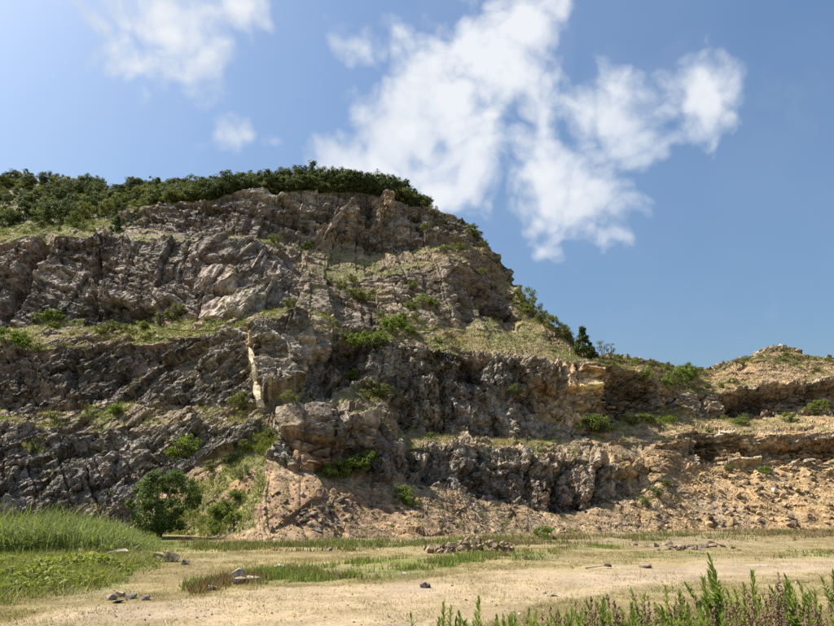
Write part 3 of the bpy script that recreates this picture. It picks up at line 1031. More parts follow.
# slab heap on the red-brown talus
heap = [(338, 501, 16, 6, 1), (330, 505, 9, 5, 0), (345, 508, 8, 6, 0), (352, 505, 6, 4, 0), (328, 513, 15, 10, 0), (322, 509, 9, 7, 0), (314, 515, 12, 8, 1), (320, 521, 10, 8, 0),
        (327, 524, 8, 9, 0), (305, 521, 14, 7, 1), (297, 524, 9, 5, 0), (311, 525, 9, 6, 0), (336, 522, 7, 6, 0), (288, 540, 10, 5, 0), (284, 539, 7, 5, 0), (329, 551, 10, 7, 0),
        (333, 514, 8, 8, 0), (345, 519, 8, 5, 0), (340, 527, 6, 4, 0), (302, 515, 8, 5, 0), (318, 529, 10, 4, 1), (353, 517, 6, 4, 0), (261, 538, 8, 5, 1), (275, 536, 6, 4, 0)]
for (x, y, wp_, hp, slab) in heap:
    p, n, cl = surf(x, y)
    if p[1] > 60 or y > 533:
        p = gpoint(x, y)
    sc = p[1] / F * 1.1
    wm, hm = wp_ * sc, hp * sc
    o = stone('rock', p + np.array([0, 0, hm * .12]), (wm, wm * .85, hm * (1.1 if not slab else 2.2)), vary((.19, .155, .125), .35), slab=bool(slab), tilt=.5)
    tag(o, 'brown angular rock in the tumbled slab heap on the red-brown talus' if y < 532 else 'loose brown rock at the foot of the red-brown talus', 'rock',
        'tumbled slab heap' if y < 532 else 'rocks at the talus foot')

# grey rubble heap at the foot of the middle cliff
for i in range(110):
    t = random.random()
    x = 424 + 88 * t
    hgt = 9 * math.exp(-((x - 480) / 30) ** 2) + 3
    y = 553 - random.random() * hgt
    p = gpoint(x, 553.5 - random.random() * 3)
    p[2] += max(0, (553 - y)) * p[1] / F
    w = random.uniform(.16, .36)
    o = stone('rubble_stone', p, (w * 1.2, w, w * .8), vary(random.choice([(.24, .175, .115), (.16, .115, .08), (.31, .23, .155)]), .25), tilt=.9)
    tag(o, 'grey angular stone in the low rubble heap below the middle cliff', 'stone', 'rubble heap below the middle cliff')

# dark stone row on the flat before the orange scree
for i in range(34):
    x = random.gauss(688, 20)
    p = gpoint(x, random.uniform(545, 552))
    w = random.uniform(.2, .5)
    o = stone('field_stone', p + np.array([0, 0, w * .1]), (w * 1.3, w, w * .7), vary((.19, .14, .10), .35), tilt=.6)
    tag(o, 'dark stone scattered in the dry grass before the orange scree', 'stone', 'dark stones before the orange scree')

# larger blocks of the orange scree
placed = 0
while placed < 240:
    x = random.uniform(632, 850)
    y = random.uniform(466, 527)
    if x < 690 and random.random() < .55:
        continue
    p, n, cl = surf(x, y)
    if p[1] > 78:
        continue
    w = random.choice([.3, .38, .45, .6, .8]) * random.uniform(.8, 1.15)
    o = stone('scree_block', p + np.array([0, -0.05, w * .12]), (w * 1.2, w, w * .75), vary(random.choice([(.38, .26, .135), (.44, .32, .17), (.25, .18, .11), (.14, .105, .08)]), .2), tilt=.8)
    tag(o, 'ochre angular block lying loose on the orange scree slope', 'rock', 'blocks on the orange scree')
    placed += 1
p, n, cl = surf(775, 492)
tag(stone('scree_block', p + np.array([0, -.1, .3]), (.85, .7, .7), (.62, .56, .44), tilt=.3), 'almost white block standing out on the orange scree', 'rock', 'blocks on the orange scree')

# brown stones of the middle talus
for i in range(190):
    x, y = random.uniform(255, 640), random.uniform(485, 535)
    p, n, cl = surf(x, y)
    if p[1] > 62:
        continue
    w = random.choice([.14, .18, .22, .3, .42]) * random.uniform(.85, 1.2)
    o = stone('talus_stone', p + np.array([0, 0, w * .15]), (w * 1.3, w, w * .8), vary(random.choice([(.2, .15, .105), (.3, .23, .155), (.13, .1, .075)]), .3), tilt=.8)
    tag(o, 'small brown stone scattered over the earthy middle talus', 'stone', 'stones on the middle talus')

# single stones on the track and verge
for (x, y, w, h_, colr, lab) in [
        (112, 600, .3, .16, (.24, .195, .145), 'brown stone at the front of the trackside trio'), (118, 603, .26, .12, (.2, .17, .13), 'flat stone touching the trackside trio'),
        (120, 597, .3, .16, (.26, .21, .16), 'round-backed stone behind the trackside trio'), (131, 599, .3, .15, (.3, .26, .2), 'pale pebble between the trackside stones'),
        (146, 600, .26, .14, (.22, .18, .14), 'lone brown stone on the verge near the trackside trio'), (424, 588, .22, .14, (.07, .055, .05), 'pair of small dark stones on the track'),
        (429, 588, .2, .12, (.07, .055, .05), 'pair of small dark stones on the track'), (545, 594, .2, .1, (.45, .4, .33), 'whitish stone on the bare track'),
        (552, 596, .3, .08, (.2, .165, .12), 'flat dark stone beside the whitish one on the track'), (646, 568, .5, .22, (.2, .16, .12), 'brown stone on the track edge behind the tall weeds'),
        (236, 580, .6, .34, (.42, .35, .25), 'pale cream rock in the green verge strip'), (240, 584, .5, .25, (.36, .3, .22), 'cream stone in front of the pale verge rock'),
        (255, 581, .55, .22, (.4, .34, .26), 'flat cream stone lying in the green verge strip'), (279, 569, .5, .28, (.5, .45, .37), 'white stone among the verge weeds'),
        (404, 575, .16, .09, (.45, .42, .36), 'small white stone at the tip of the green verge'), (212, 590, .4, .2, (.2, .17, .14), 'grey stone at the brown end of the verge strip')]:
    p = gpoint(x, y)
    o = stone('loose_stone', p + np.array([0, 0, h_ * .22]), (w, w * .8, h_ * 1.2), vary(colr, .05), tilt=.25)
    tag(o, lab, 'stone', 'loose stones by the track')

# a clod with a dead stick on the track edge
p = gpoint(608, 568.5)
root = link('earth_clod', None)
root.location = p
tag(root, 'dark clod with a dead stick on the track edge', 'clod')
o = stone('lump', (0, 0, .06), (.3, .24, .22), (.09, .065, .05), root)
bm = bmesh.new()
bmesh.ops.create_cone(bm, cap_ends=True, segments=6, radius1=.018, radius2=.008, depth=.7)
me = bpy.data.meshes.new('stick')
bm.to_mesh(me)
bm.free()
me.materials.append(M_BARK)
o = link('stick', me, root)
o.location = (-.36, -.05, .05)
o.rotation_euler = (0, R(83), 0)


# fine scree, too small to pick apart
def octa_field(name, pts, sizes, colors):
    n = len(pts)
    base = np.array([(1, 0, 0), (-1, 0, 0), (0, 1, 0), (0, -1, 0), (0, 0, 1), (0, 0, -1)], float)
    V = base[None] * sizes[:, None, None] * RNG.uniform(.5, 1.2, (n, 6, 1))
    a = RNG.uniform(0, 6.28, n)
    b = RNG.uniform(-.8, .8, n)
    ca, sa, cb, sb = np.cos(a), np.sin(a), np.cos(b), np.sin(b)
    x, y, z = V[..., 0], V[..., 1], V[..., 2] * .8
    x, z = x * cb[:, None] + z * sb[:, None], -x * sb[:, None] + z * cb[:, None]
    x, y = x * ca[:, None] - y * sa[:, None], x * sa[:, None] + y * ca[:, None]
    V = np.stack([x, y, z], -1) + pts[:, None, :]
    f = np.array([(0, 2, 4), (2, 1, 4), (1, 3, 4), (3, 0, 4), (2, 0, 5), (1, 2, 5), (3, 1, 5), (0, 3, 5)])
    Fc = (f[None] + 6 * np.arange(n)[:, None, None]).reshape(-1, 3)
    c = np.repeat(colors, 6, 0)
    o = link(name, np_mesh(name, V.reshape(-1, 3), Fc, M_CLIFF, c))
    return o


cand_r = RNG.integers(15, NF - 20, 60000)
cand_c = RNG.integers(20, NC - 20, 60000)
talw = tal.reshape(NR, NC)[cand_r, cand_c]
keep = (RNG.random(60000) < talw * np.where(SX[cand_r, cand_c] > 610, .6, .25) * (1 - .7 * VEG[cand_r, cand_c]))
rr, cc_ = cand_r[keep], cand_c[keep]
cl = CC[rr, cc_] * RNG.uniform(.55, 1.5, (len(rr), 1))
sz = RNG.uniform(.04, .13, len(rr)) * np.where(RNG.random(len(rr)) < .12, 1.7, 1)
o = octa_field('scree', V3[rr, cc_] + np.array([0, 0, .02]), sz, np.clip(cl, .03, .6))
tag(o, 'fine broken stone strewn over the talus and benches', 'scree', kind='stuff')
gp = []
while len(gp) < 900:
    x, y = random.uniform(-30, 870), random.uniform(540, 640)
    gp.append(gpoint(x, y))
gp = np.array(gp)
o = octa_field('gravel', gp, RNG.uniform(.012, .05, len(gp)) * np.sqrt(gp[:, 1] / 18), np.stack([RNG.uniform(.14, .4, len(gp))] * 3, -1) * np.array([1, .84, .66]))
tag(o, 'small pebbles strewn over the track and dry grass', 'gravel', kind='stuff')


# ------------------------------------------------------------------ plants
def tube(pts, rad, seg=6):
    """vertices and quads of a tapered tube along points"""
    pts = [Vector(p) for p in pts]
    V, Fq = [], []
    for i, p in enumerate(pts):
        d = (pts[min(i + 1, len(pts) - 1)] - pts[max(i - 1, 0)]).normalized()
        a = d.orthogonal().normalized()
        b = d.cross(a)
        for k in range(seg):
            t = 2 * math.pi * k / seg
            V.append(p + (a * math.cos(t) + b * math.sin(t)) * rad[i])
    for i in range(len(pts) - 1):
        for k in range(seg):
            k2 = (k + 1) % seg
            Fq.append((i * seg + k, i * seg + k2, (i + 1) * seg + k2, (i + 1) * seg + k))
    return V, Fq


def tubes_mesh(name, lines_, mat):
    V, Fq = [], []
    for pts, rad, seg in lines_:
        v, f = tube(pts, rad, seg)
        o_ = len(V)
        V += [tuple(x) for x in v]
        Fq += [tuple(i + o_ for i in q) for q in f]
    return np_mesh(name, np.array(V), np.array(Fq), mat, smooth=True)


def leaf_quads(C, Nn, length, width, rs, up=0.3):
    """rhombic leaves at C facing roughly Nn"""
    n = len(C)
    nr = Nn + rs.normal(size=(n, 3)) * .75 + np.array([0, 0, up])
    nr /= np.linalg.norm(nr, axis=1, keepdims=True) + 1e-9
    t = rs.normal(size=(n, 3))
    t -= nr * (t * nr).sum(1, keepdims=True)
    t /= np.linalg.norm(t, axis=1, keepdims=True) + 1e-9
    b = np.cross(nr, t)
    Ls = (length * rs.uniform(.6, 1.25, n))[:, None]
    Ws = (width * rs.uniform(.7, 1.2, n))[:, None]
    V = np.stack([C - t * Ls / 2, C + b * Ws / 2 - nr * Ls * .06, C + t * Ls / 2, C - b * Ws / 2 - nr * Ls * .06], 1)
    return V.reshape(-1, 3), np.arange(4 * n).reshape(n, 4)


def plant_meshes(seed, height, spread, crown_lo, n_cl, per, leaf, cl_r, mat, shape='round', bark=M_BARK, stems=1):
    """crown and trunk meshes of one shrub or tree, base at the origin"""
    rs = np.random.default_rng(seed)
    cs = []
    for i in range(n_cl):
        u = rs.random()
        a = rs.uniform(0, 2 * math.pi)
        if shape == 'cone':
            h = u ** 1.3
            rr = spread * (1 - h) * rs.uniform(.5, 1.0) + .02
        elif shape == 'flat':
            h = .12 + .88 * u
            rr = spread * math.sqrt(max(0.02, 1 - (h - .5) ** 2 * 2.2)) * math.sqrt(rs.random())
        else:
            h = u
            rr = spread * math.sqrt(max(0.03, 1 - (2 * h - 1) ** 2 * .85)) * math.sqrt(rs.random()) ** .8
        cs.append((rr * math.cos(a), rr * math.sin(a), crown_lo + (height - crown_lo - cl_r * .5) * h))
    cs = np.array(cs)
    Cc, Nn = [], []
    mid = np.array([0, 0, (crown_lo + height) * .45])
    for c0 in cs:
        d = rs.normal(size=(per, 3))
        d /= np.linalg.norm(d, axis=1, keepdims=True)
        rad = cl_r * rs.uniform(.55, 1.25) * rs.random((per, 1)) ** .45
        q = c0 + d * rad * np.array([1, 1, .75])
        Cc.append(q)
        Nn.append(d * .7 + (q - mid) / (np.linalg.norm(q - mid, axis=1, keepdims=True) + 1e-6) * .7)
    Cc, Nn = np.concatenate(Cc), np.concatenate(Nn)
    ok = Cc[:, 2] > 0.03
    V, Fq = leaf_quads(Cc[ok], Nn[ok], leaf, leaf * .5, rs)
    crown = np_mesh('crown', V, Fq, mat)
    ls = []
    r0 = .012 * height + .012
    for s in range(stems):
        a = 2 * math.pi * s / stems + rs.uniform(0, 1)
        k = 0 if stems == 1 else spread * .4
        tip = (k * math.cos(a) + rs.normal() * .04 * height, k * math.sin(a) + rs.normal() * .04 * height, height * .82)
        p0 = (k * .12 * math.cos(a), k * .12 * math.sin(a), -.12)
        md = tuple((p0[i] * .5 + tip[i] * .5) + rs.normal() * .03 * height * (i < 2) for i in range(3))
        ls.append(([p0, md, tip], [r0 * 1.3, r0 * .85, r0 * .3], 6))
        for b in range(5 if stems == 1 else 2):
            c0 = cs[rs.integers(len(cs))]
            hh = rs.uniform(.3, .75)
            st = tuple(p0[i] * (1 - hh) + tip[i] * hh for i in range(3))
            if c0[2] > st[2] * .8:
                ls.append(([st, tuple((st[i] + c0[i]) / 2 for i in range(3)), tuple(c0)], [r0 * .5, r0 * .35, r0 * .15], 5))
    return crown, tubes_mesh('trunk', ls, bark)


def make_kind(n, seed, **kw):
    return [plant_meshes(seed + i, **kw) for i in range(n)]


PINES = make_kind(5, 900, height=2.8, spread=1.35, crown_lo=.15, n_cl=32, per=60, leaf=.22, cl_r=.42, mat=M_PINE, shape='flat')
SCRUBT = make_kind(4, 930, height=2.4, spread=1.3, crown_lo=.1, n_cl=26, per=60, leaf=.2, cl_r=.40, mat=M_SCRUB)
SHRUB = make_kind(4, 950, height=1.1, spread=.75, crown_lo=.08, n_cl=20, per=55, leaf=.13, cl_r=.25, mat=M_SCRUB, stems=4)
BRIGHT = make_kind(4, 970, height=1.0, spread=.85, crown_lo=.05, n_cl=20, per=60, leaf=.15, cl_r=.26, mat=M_BRIGHT, stems=4)
CONIF = make_kind(2, 990, height=3.0, spread=1.2, crown_lo=.1, n_cl=80, per=60, leaf=.2, cl_r=.32, mat=M_PINE, shape='cone')
WISPY = make_kind(2, 995, height=2.6, spread=.8, crown_lo=.9, n_cl=10, per=22, leaf=.2, cl_r=.3, mat=M_SCRUB, stems=3)
TREE = plant_meshes(1010, height=4.0, spread=2.0, crown_lo=.4, n_cl=105, per=140, leaf=.17, cl_r=.46, mat=M_TREE, stems=3)


def plant(name, kind, loc, scale, label, cat, group, parts=('crown', 'trunk'), sq=None):
    m = random.choice(kind) if isinstance(kind, list) else kind
    root = link(name, None)
    root.location = [float(v) for v in loc]
    root.rotation_euler = (random.uniform(-.06, .06), random.uniform(-.06, .06), random.uniform(0, 6.28))
    s = sq if sq is not None else (1, 1, 1)
    root.scale = [scale * v for v in s]
    root.empty_display_size = .3
    link(parts[0], m[0], root)
    link(parts[1], m[1], root)
    tag(root, label, cat, group)
    return root


SH = ('foliage', 'stem')


def row_t(seg_i, pxx, t):
    """hillside point in strip seg_i at column pxx and height fraction t"""
    k0 = int(np.argmax(SEG == seg_i))
    n = int((SEG == seg_i).sum())
    r = min(NF - 1, k0 + int(t * n))
    return V3[r, int(np.clip(np.searchsorted(cols, pxx), 2, NC - 3))].copy()


# dense low pines along the crest
x = 176.0
n_cr = 0
while x < 424:
    x += random.uniform(1.5, 3.0)
    lim = 1.0 if x < 410 else .7
    for t in (random.uniform(.05, .35), random.uniform(.4, .75), random.uniform(.8, 1.0)):
        if random.random() < .22:
            continue
        p = row_t(8, x + random.uniform(-1, 1), t)
        plant('crest_tree', PINES if random.random() < .8 else SCRUBT, p - np.array([0, 0, .15]), random.choice([.7, .85, 1.0, 1.1, 1.35]) * random.uniform(.9, 1.1) * lim, 'low dark tree in the dense belt along the cliff crest', 'tree', 'trees along the cliff crest',
              sq=(1.05, 1.05, random.uniform(.85, 1.1)))
        n_cr += 1
# hillside left of the crest
for i in range(290):
    x = random.uniform(-60, 195)
    t = random.random() ** .8
    p = row_t(8, x, t)
    if random.random() < .5:
        plant('scrub_tree', SCRUBT, p - np.array([0, 0, .1]), random.uniform(.65, 1.3), 'olive green scrub tree on the hillside above the left cliff', 'tree', 'scrub on the upper left hillside')
    else:
        plant('hill_pine', PINES, p - np.array([0, 0, .1]), random.uniform(.65, 1.3), 'dark pine scattered on the hillside above the left cliff', 'tree', 'pines on the upper left hillside')
for (x, y, k, s, lab) in [(60, 222, PINES, 1.55, 'broad dark pine at the lip of the left cliff'), (40, 224, PINES, 1.3, 'dark pine beside the broad one on the left cliff lip'),
                          (74, 226, SCRUBT, 1.1, 'bushy scrub tree right of the broad pine'), (115, 230, CONIF, .95, 'small pointed conifer on the ledge below the crest slope'),
                          (463, 222, CONIF, .42, 'tiny dark conifer on the brow of the crest'), (585, 357, CONIF, 1.5, 'dark pointed conifer alone on the right shoulder skyline')]:
    p, n, _ = surf(x, y)
    plant('lone_conifer' if k is CONIF else 'lip_tree', k, p - np.array([0, 0, .15]), s, lab, 'tree', None)

# shrubs on ledges (pixel, scale, kind, label)
LEDGE = 'shrubs on the quarry ledges'
for (x, y, s, k, lab) in [
        (8, 344, 1.7, BRIGHT, 'big dark green bush on the left end of the middle ledge'), (18, 343, 1.5, BRIGHT, 'big dark green bush on the left end of the middle ledge'),
        (45, 318, 1.3, BRIGHT, 'green bush under the left gully'), (56, 319, 1.1, BRIGHT, 'green bush under the left gully'), (36, 321, 1.0, SHRUB, 'olive shrub under the left gully'),
        (102, 333, 1.1, SHRUB, 'grassy shrub on the ledge between the two left cliffs'), (113, 331, 1.3, SHRUB, 'grassy shrub on the ledge between the two left cliffs'),
        (126, 330, 1.0, SHRUB, 'grassy shrub on the ledge between the two left cliffs'), (141, 328, 1.1, BRIGHT, 'grassy shrub on the ledge between the two left cliffs'),
        (160, 324, 1.3, SHRUB, 'light shrub beside the pale slabs'), (173, 319, 1.4, SHRUB, 'light shrub beside the pale slabs'), (177, 312, 1.2, SHRUB, 'light shrub beside the pale slabs'),
        (183, 454, 1.9, BRIGHT, 'dark green sapling in the hollow above the grassy ramp'), (240, 408, 1.4, SHRUB, 'shrub at the foot of the pale seam'), (241, 400, 1.1, SHRUB, 'shrub at the foot of the pale seam'),
        (290, 402, 1.0, SHRUB, 'small shrub left of the dark slot'), (293, 394, .8, BRIGHT, 'small shrub left of the dark slot'),
        (290, 306, 1.2, SHRUB, 'thin shrub on the ramp below the slabs'), (352, 378, 1.1, BRIGHT, 'fern-like plant on the dark recessed face'),
        (352, 346, 1.3, BRIGHT, 'bright green bush on the central ledge'), (364, 346, 1.7, BRIGHT, 'bright green bush on the central ledge'), (377, 344, 1.5, BRIGHT, 'bright green bush on the central ledge'),
        (388, 330, 1.7, BRIGHT, 'bright green bush above the central ledge'), (397, 326, 1.9, BRIGHT, 'bright green bush above the central ledge'), (408, 334, 1.3, BRIGHT, 'bright green bush on the central ledge'),
        (412, 308, 1.3, BRIGHT, 'green clump on the upper rubble slope'), (425, 303, 1.5, BRIGHT, 'green clump on the upper rubble slope'), (432, 306, 1.1, BRIGHT, 'green clump on the upper rubble slope'),
        (412, 288, 1.0, BRIGHT, 'green clump on the upper rubble slope'), (340, 288, 1.4, SHRUB, 'olive shrub in the rubble bowl below the crest'), (355, 298, 1.7, SHRUB, 'olive shrub in the rubble bowl below the crest'),
        (364, 300, 1.3, SHRUB, 'olive shrub in the rubble bowl below the crest'), (330, 284, 1.0, SHRUB, 'olive shrub in the rubble bowl below the crest'), (306, 248, 1.2, BRIGHT, 'green shrub at the foot of the crest cliff'),
        (312, 246, 1.0, BRIGHT, 'green shrub at the foot of the crest cliff'), (275, 242, 1.3, SHRUB, 'olive shrub at the left foot of the crest cliff'), (440, 252, 1.1, SHRUB, 'shrub on the ledge under the brow'),
        (452, 250, 1.3, BRIGHT, 'shrub on the ledge under the brow'), (461, 250, 1.2, SHRUB, 'shrub on the ledge under the brow'), (424, 230, 1.4, SHRUB, 'olive shrub on the brow rock'),
        (434, 214, 1.5, SHRUB, 'shrub on the skyline notch beside the pine belt'), (482, 275, 1.3, SHRUB, 'shrub on the right flank of the crest'),
        (472, 232, 1.6, SHRUB, 'leaning shrub on the steep right skyline'), (477, 238, 1.5, SHRUB, 'leaning shrub on the steep right skyline'), (484, 246, 1.2, SHRUB, 'leaning shrub on the steep right skyline'),
        (498, 264, 1.2, SHRUB, 'leaning shrub on the steep right skyline'), (524, 306, 1.6, SCRUBT, 'bushy scrub on the lower right shoulder'), (533, 314, 1.0, SCRUBT, 'bushy scrub on the lower right shoulder'),
        (543, 322, 1.0, SCRUBT, 'bushy scrub on the lower right shoulder'), (553, 330, 1.0, SCRUBT, 'bushy scrub on the lower right shoulder'), (563, 337, .85, SCRUBT, 'bushy scrub on the lower right shoulder'),
        (604, 358, 1.0, WISPY, 'thin wispy tree right of the dark conifer'), (611, 359, .9, WISPY, 'thin wispy tree right of the dark conifer'), (572, 345, .8, WISPY, 'thin wispy tree left of the dark conifer'),
        (588, 430, 2.0, BRIGHT, 'large round green bush below the right hollow'), (598, 431, 2.1, BRIGHT, 'large round green bush below the right hollow'), (604, 432, 1.5, SHRUB, 'large round green bush below the right hollow'),
        (632, 424, 1.2, BRIGHT, 'small green bush on the right terrace'), (640, 420, 1.0, BRIGHT, 'small green bush on the right terrace'), (655, 422, 1.3, BRIGHT, 'small green bush on the right terrace'),
        (668, 421, 1.2, BRIGHT, 'small green bush on the right terrace'), (676, 384, 2.0, BRIGHT, 'bright bush in the saddle of the right skyline'), (684, 380, 2.3, BRIGHT, 'bright bush in the saddle of the right skyline'),
        (690, 374, 1.9, SHRUB, 'dark bush topping the saddle of the right skyline'), (668, 386, 1.5, BRIGHT, 'bright bush in the saddle of the right skyline'), (645, 380, 1.4, BRIGHT, 'bush on the slope above the right hollow'),
        (740, 424, 1.2, BRIGHT, 'low bush on the terrace under the right cliff'), (790, 421, 1.4, BRIGHT, 'low bush on the terrace under the right cliff'), (822, 410, 1.7, BRIGHT, 'bush at the right end of the upper right cliff'),
        (812, 414, 1.4, SHRUB, 'bush at the right end of the upper right cliff'), (766, 474, 1.1, BRIGHT, 'bush at the head of the orange scree'), (730, 470, .9, SHRUB, 'bush at the head of the orange scree'),
        (340, 476, 1.3, BRIGHT, 'leafy plant under the overhanging block'), (349, 474, 1.2, BRIGHT, 'leafy plant under the overhanging block'), (360, 470, 1.5, BRIGHT, 'leafy plant under the overhanging block'),
        (369, 466, 1.3, BRIGHT, 'leafy plant under the overhanging block'), (331, 478, 1.0, BRIGHT, 'leafy plant under the overhanging block'), (404, 498, 1.1, BRIGHT, 'bush on the talus below the lower cliff'),
        (412, 504, .9, BRIGHT, 'bush on the talus below the lower cliff'), (545, 540, .9, BRIGHT, 'bush at the foot of the lower cliff'), (372, 392, 1.3, SHRUB, 'dry shrub on the slope above the overhanging block'),
        (385, 398, 1.3, SHRUB, 'dry shrub on the slope above the overhanging block'), (365, 398, 1.1, SHRUB, 'dry shrub on the slope above the overhanging block'), (515, 395, 1.2, SHRUB, 'shrub in the cleft of the middle cliff'),
        (666, 486, 1.0, SHRUB, 'shrub on the tan slope left of the orange scree'), (655, 496, 1.1, SHRUB, 'shrub on the tan slope left of the orange scree'), (646, 505, 1.0, SHRUB, 'shrub on the tan slope left of the orange scree'),
        (216, 516, .8, BRIGHT, 'lush green shrub on the grassy ramp beside the round tree'),
        (225, 512, 1.0, BRIGHT, 'lush green shrub on the grassy ramp beside the round tree'), (236, 500, .9, BRIGHT, 'lush green shrub on the grassy ramp beside the round tree'),
        (218, 530, .9, BRIGHT, 'lush green shrub on the grassy ramp beside the round tree'),
        (242, 478, .8, SHRUB, 'lush green shrub on the grassy ramp beside the round tree'), (228, 462, .9, SHRUB, 'olive shrub at the head of the grassy ramp'),
        (245, 448, .8, SHRUB, 'olive shrub at the head of the grassy ramp'), (210, 470, .9, SHRUB, 'olive shrub at the head of the grassy ramp'), (233, 522, .8, BRIGHT, 'lush green shrub on the grassy ramp beside the round tree')]:
    if y > 536:
        p = gpoint(x, y)
    else:
        p, n, _ = surf(x, y)
    nm = 'scrub_tree' if k in (SCRUBT, WISPY) else 'shrub'
    plant(nm, k, p - np.array([0, 0, .08]), s * random.uniform(.9, 1.1), lab, 'shrub' if nm == 'shrub' else 'tree', LEDGE, SH if nm == 'shrub' else ('crown', 'trunk'))
# low shrubs dotted over the grassy central slope and benches
n_s, tr = 0, 0
while n_s < 150 and tr < 6000:
    tr += 1
    r, cc = random.randrange(80, NF - 60), random.randrange(100, NC - 100)
    if VEG[r, cc] < .6 or SEG[r] == 8:
        continue
    xx = SX[r, cc]
    lab = ('small olive shrub dotted over the grassy slope of the middle hill' if 440 < xx < 640 else
           'small olive shrub dotted along the ledges of the left cliffs' if xx <= 440 else 'small olive shrub dotted over the right terraces')
    plant('small_shrub', random.choice([SHRUB, SHRUB, BRIGHT]), V3[r, cc] - np.array([0, 0, .05]), random.uniform(.35, .95), lab, 'shrub', 'small shrubs on the hillside', SH)
    n_s += 1

# the round tree by the boulders
p = gpoint(160, 538)
plant('broadleaf_tree', TREE, p, 1.0 * p[1] / 39.0, 'round leafy green tree at the foot of the left cliff', 'tree', None)

# ------------------------------------------------------------------ grass, reeds, ground cover
def blades(name, P, hgt, wid, colr, lean=.45, two=False):
    n = len(P)
    a = RNG.uniform(0, 6.28, n)
    d = np.stack([np.cos(a), np.sin(a), 0 * a], -1)
    la = RNG.uniform(0, 6.28, n)
    le = RNG.uniform(.1, 1, n) * lean
    ld = np.stack([np.cos(la), np.sin(la), 0 * la], -1) * (le * hgt)[:, None]
    up = np.array([0, 0, 1.0])[None] * (hgt * (1 - .3 * le))[:, None]
    w = (wid[:, None] * .5) * d
    c = np.clip(colr, .01, .8)
    if two:
        m = P + up * .6 + ld * .3
        tip = P + up + ld
        tip[:, 2] -= hgt * le * .25
        V = np.stack([P - w, P + w, m + w * .8, m - w * .8, tip], 1)
        f = np.array([(0, 1, 2), (0, 2, 3), (3, 2, 4)])
        k = 5
    else:
        V = np.stack([P - w, P + w, P + up + ld], 1)
        f = np.array([(0, 1, 2)])
        k = 3
    Fc = (f[None] + k * np.arange(n)[:, None, None]).reshape(-1, 3)
    return link(name, np_mesh(name, V.reshape(-1, 3), Fc, M_GRASS, np.repeat(c, k, 0)))


def ground_points(n, x0, x1, y0, y1):
    qx_ = RNG.uniform(x0, x1, n)
    qy_ = RNG.uniform(y0, y1, n)
    a, b, d = ray(qx_, qy_)
    s = -EYE / np.minimum(d, -1e-3)
    for _ in range(4):
        z = ground_z(a * s, b * s)
        s = (z - EYE) / np.minimum(d, -1e-3)
    return np.stack([a * s, b * s, ground_z(a * s, b * s)], -1)


# dry grass of the flat
Pg = ground_points(120000, -60, 900, 531, 650)
Pg = Pg[(Pg[:, 1] < 60) & (Pg[:, 1] > 2.5)]
cg, rd, gn, gpx, gpy = ground_mix(Pg[:, 0], Pg[:, 1])
patch = fbm(Pg, 1.4, 3, 911) + .5
kp = RNG.random(len(Pg)) < np.where(rd > .4, .16, 1.0) * np.clip(.25 + 1.6 * (patch - .3), .1, 1) * (1 - .7 * gn)
Pg, patch = Pg[kp], patch[kp]
k = 4
Pb = np.repeat(Pg, k, 0) + np.concatenate([RNG.normal(0, .06, (len(Pg) * k, 2)), np.zeros((len(Pg) * k, 1))], 1)
far = np.sqrt(np.clip(Pb[:, 1] / 14, .6, 3))
hue = np.repeat(RNG.random(len(Pg)), k)
cb = np.array([.40, .33, .16])[None] * (1 - hue[:, None]) + np.array([.14, .105, .045])[None] * hue[:, None]
grn = (RNG.random(len(Pb)) < .12)
cb[grn] = np.array([.13, .15, .045])
cb = cb * RNG.uniform(.75, 1.25, (len(cb), 1))
o = blades('dry_grass', Pb, RNG.uniform(.03, .12, len(Pb)) * far * (.3 + 1.5 * np.repeat(patch, k) ** 2), RNG.uniform(.006, .014, len(Pb)) * far, cb, 1.5)
tag(o, 'short straw-coloured dry grass covering the flat', 'grass', kind='stuff')

# green verge strips
Pg = ground_points(110000, -50, 860, 538, 606)
cg, rd, gn, gpx, gpy = ground_mix(Pg[:, 0], Pg[:, 1])
patch = fbm(Pg, 1.0, 3, 913) + .5
patch = patch * .6 + .4 * (fbm(Pg, .45, 2, 914) + .5)
kp = (RNG.random(len(Pg)) < np.clip(gn + .5 * (fbm(Pg, .9, 2, 915)), 0, 1) ** 1.6 * np.clip(5 * (patch - .45), 0, 1)) & ((gpx > 188) | ((gpy < 553) & (gpx > 100))) & (rd < .5)
Pg, gnk = Pg[kp], gn[kp]
Pb = np.repeat(Pg, 4, 0) + np.concatenate([RNG.normal(0, .1, (len(Pg) * 4, 2)), np.zeros((len(Pg) * 4, 1))], 1)
hue = np.repeat(RNG.random(len(Pg)), 4)[:, None]
cb = np.array([.11, .155, .03]) * (1 - hue) + np.array([.23, .25, .075]) * hue
bw = np.repeat(fbm(Pg, 1.6, 3, 917) + .5 + RNG.normal(0, .06, len(Pg)), 4) > .55
cb[bw] = np.array([.17, .115, .06])
cb *= RNG.uniform(.7, 1.3, (len(cb), 1))
o = blades('verge_weeds', Pb, RNG.uniform(.06, .27, len(Pb)) * (.35 + np.repeat(gnk, 4) * .5 + .6 * np.repeat(fbm(Pg, .8, 2, 919) + .3, 4).clip(0, 1)), RNG.uniform(.02, .045, len(Pb)), cb, .7)
tag(o, 'green and brownish weeds in the strip along the track', 'weeds', kind='stuff')

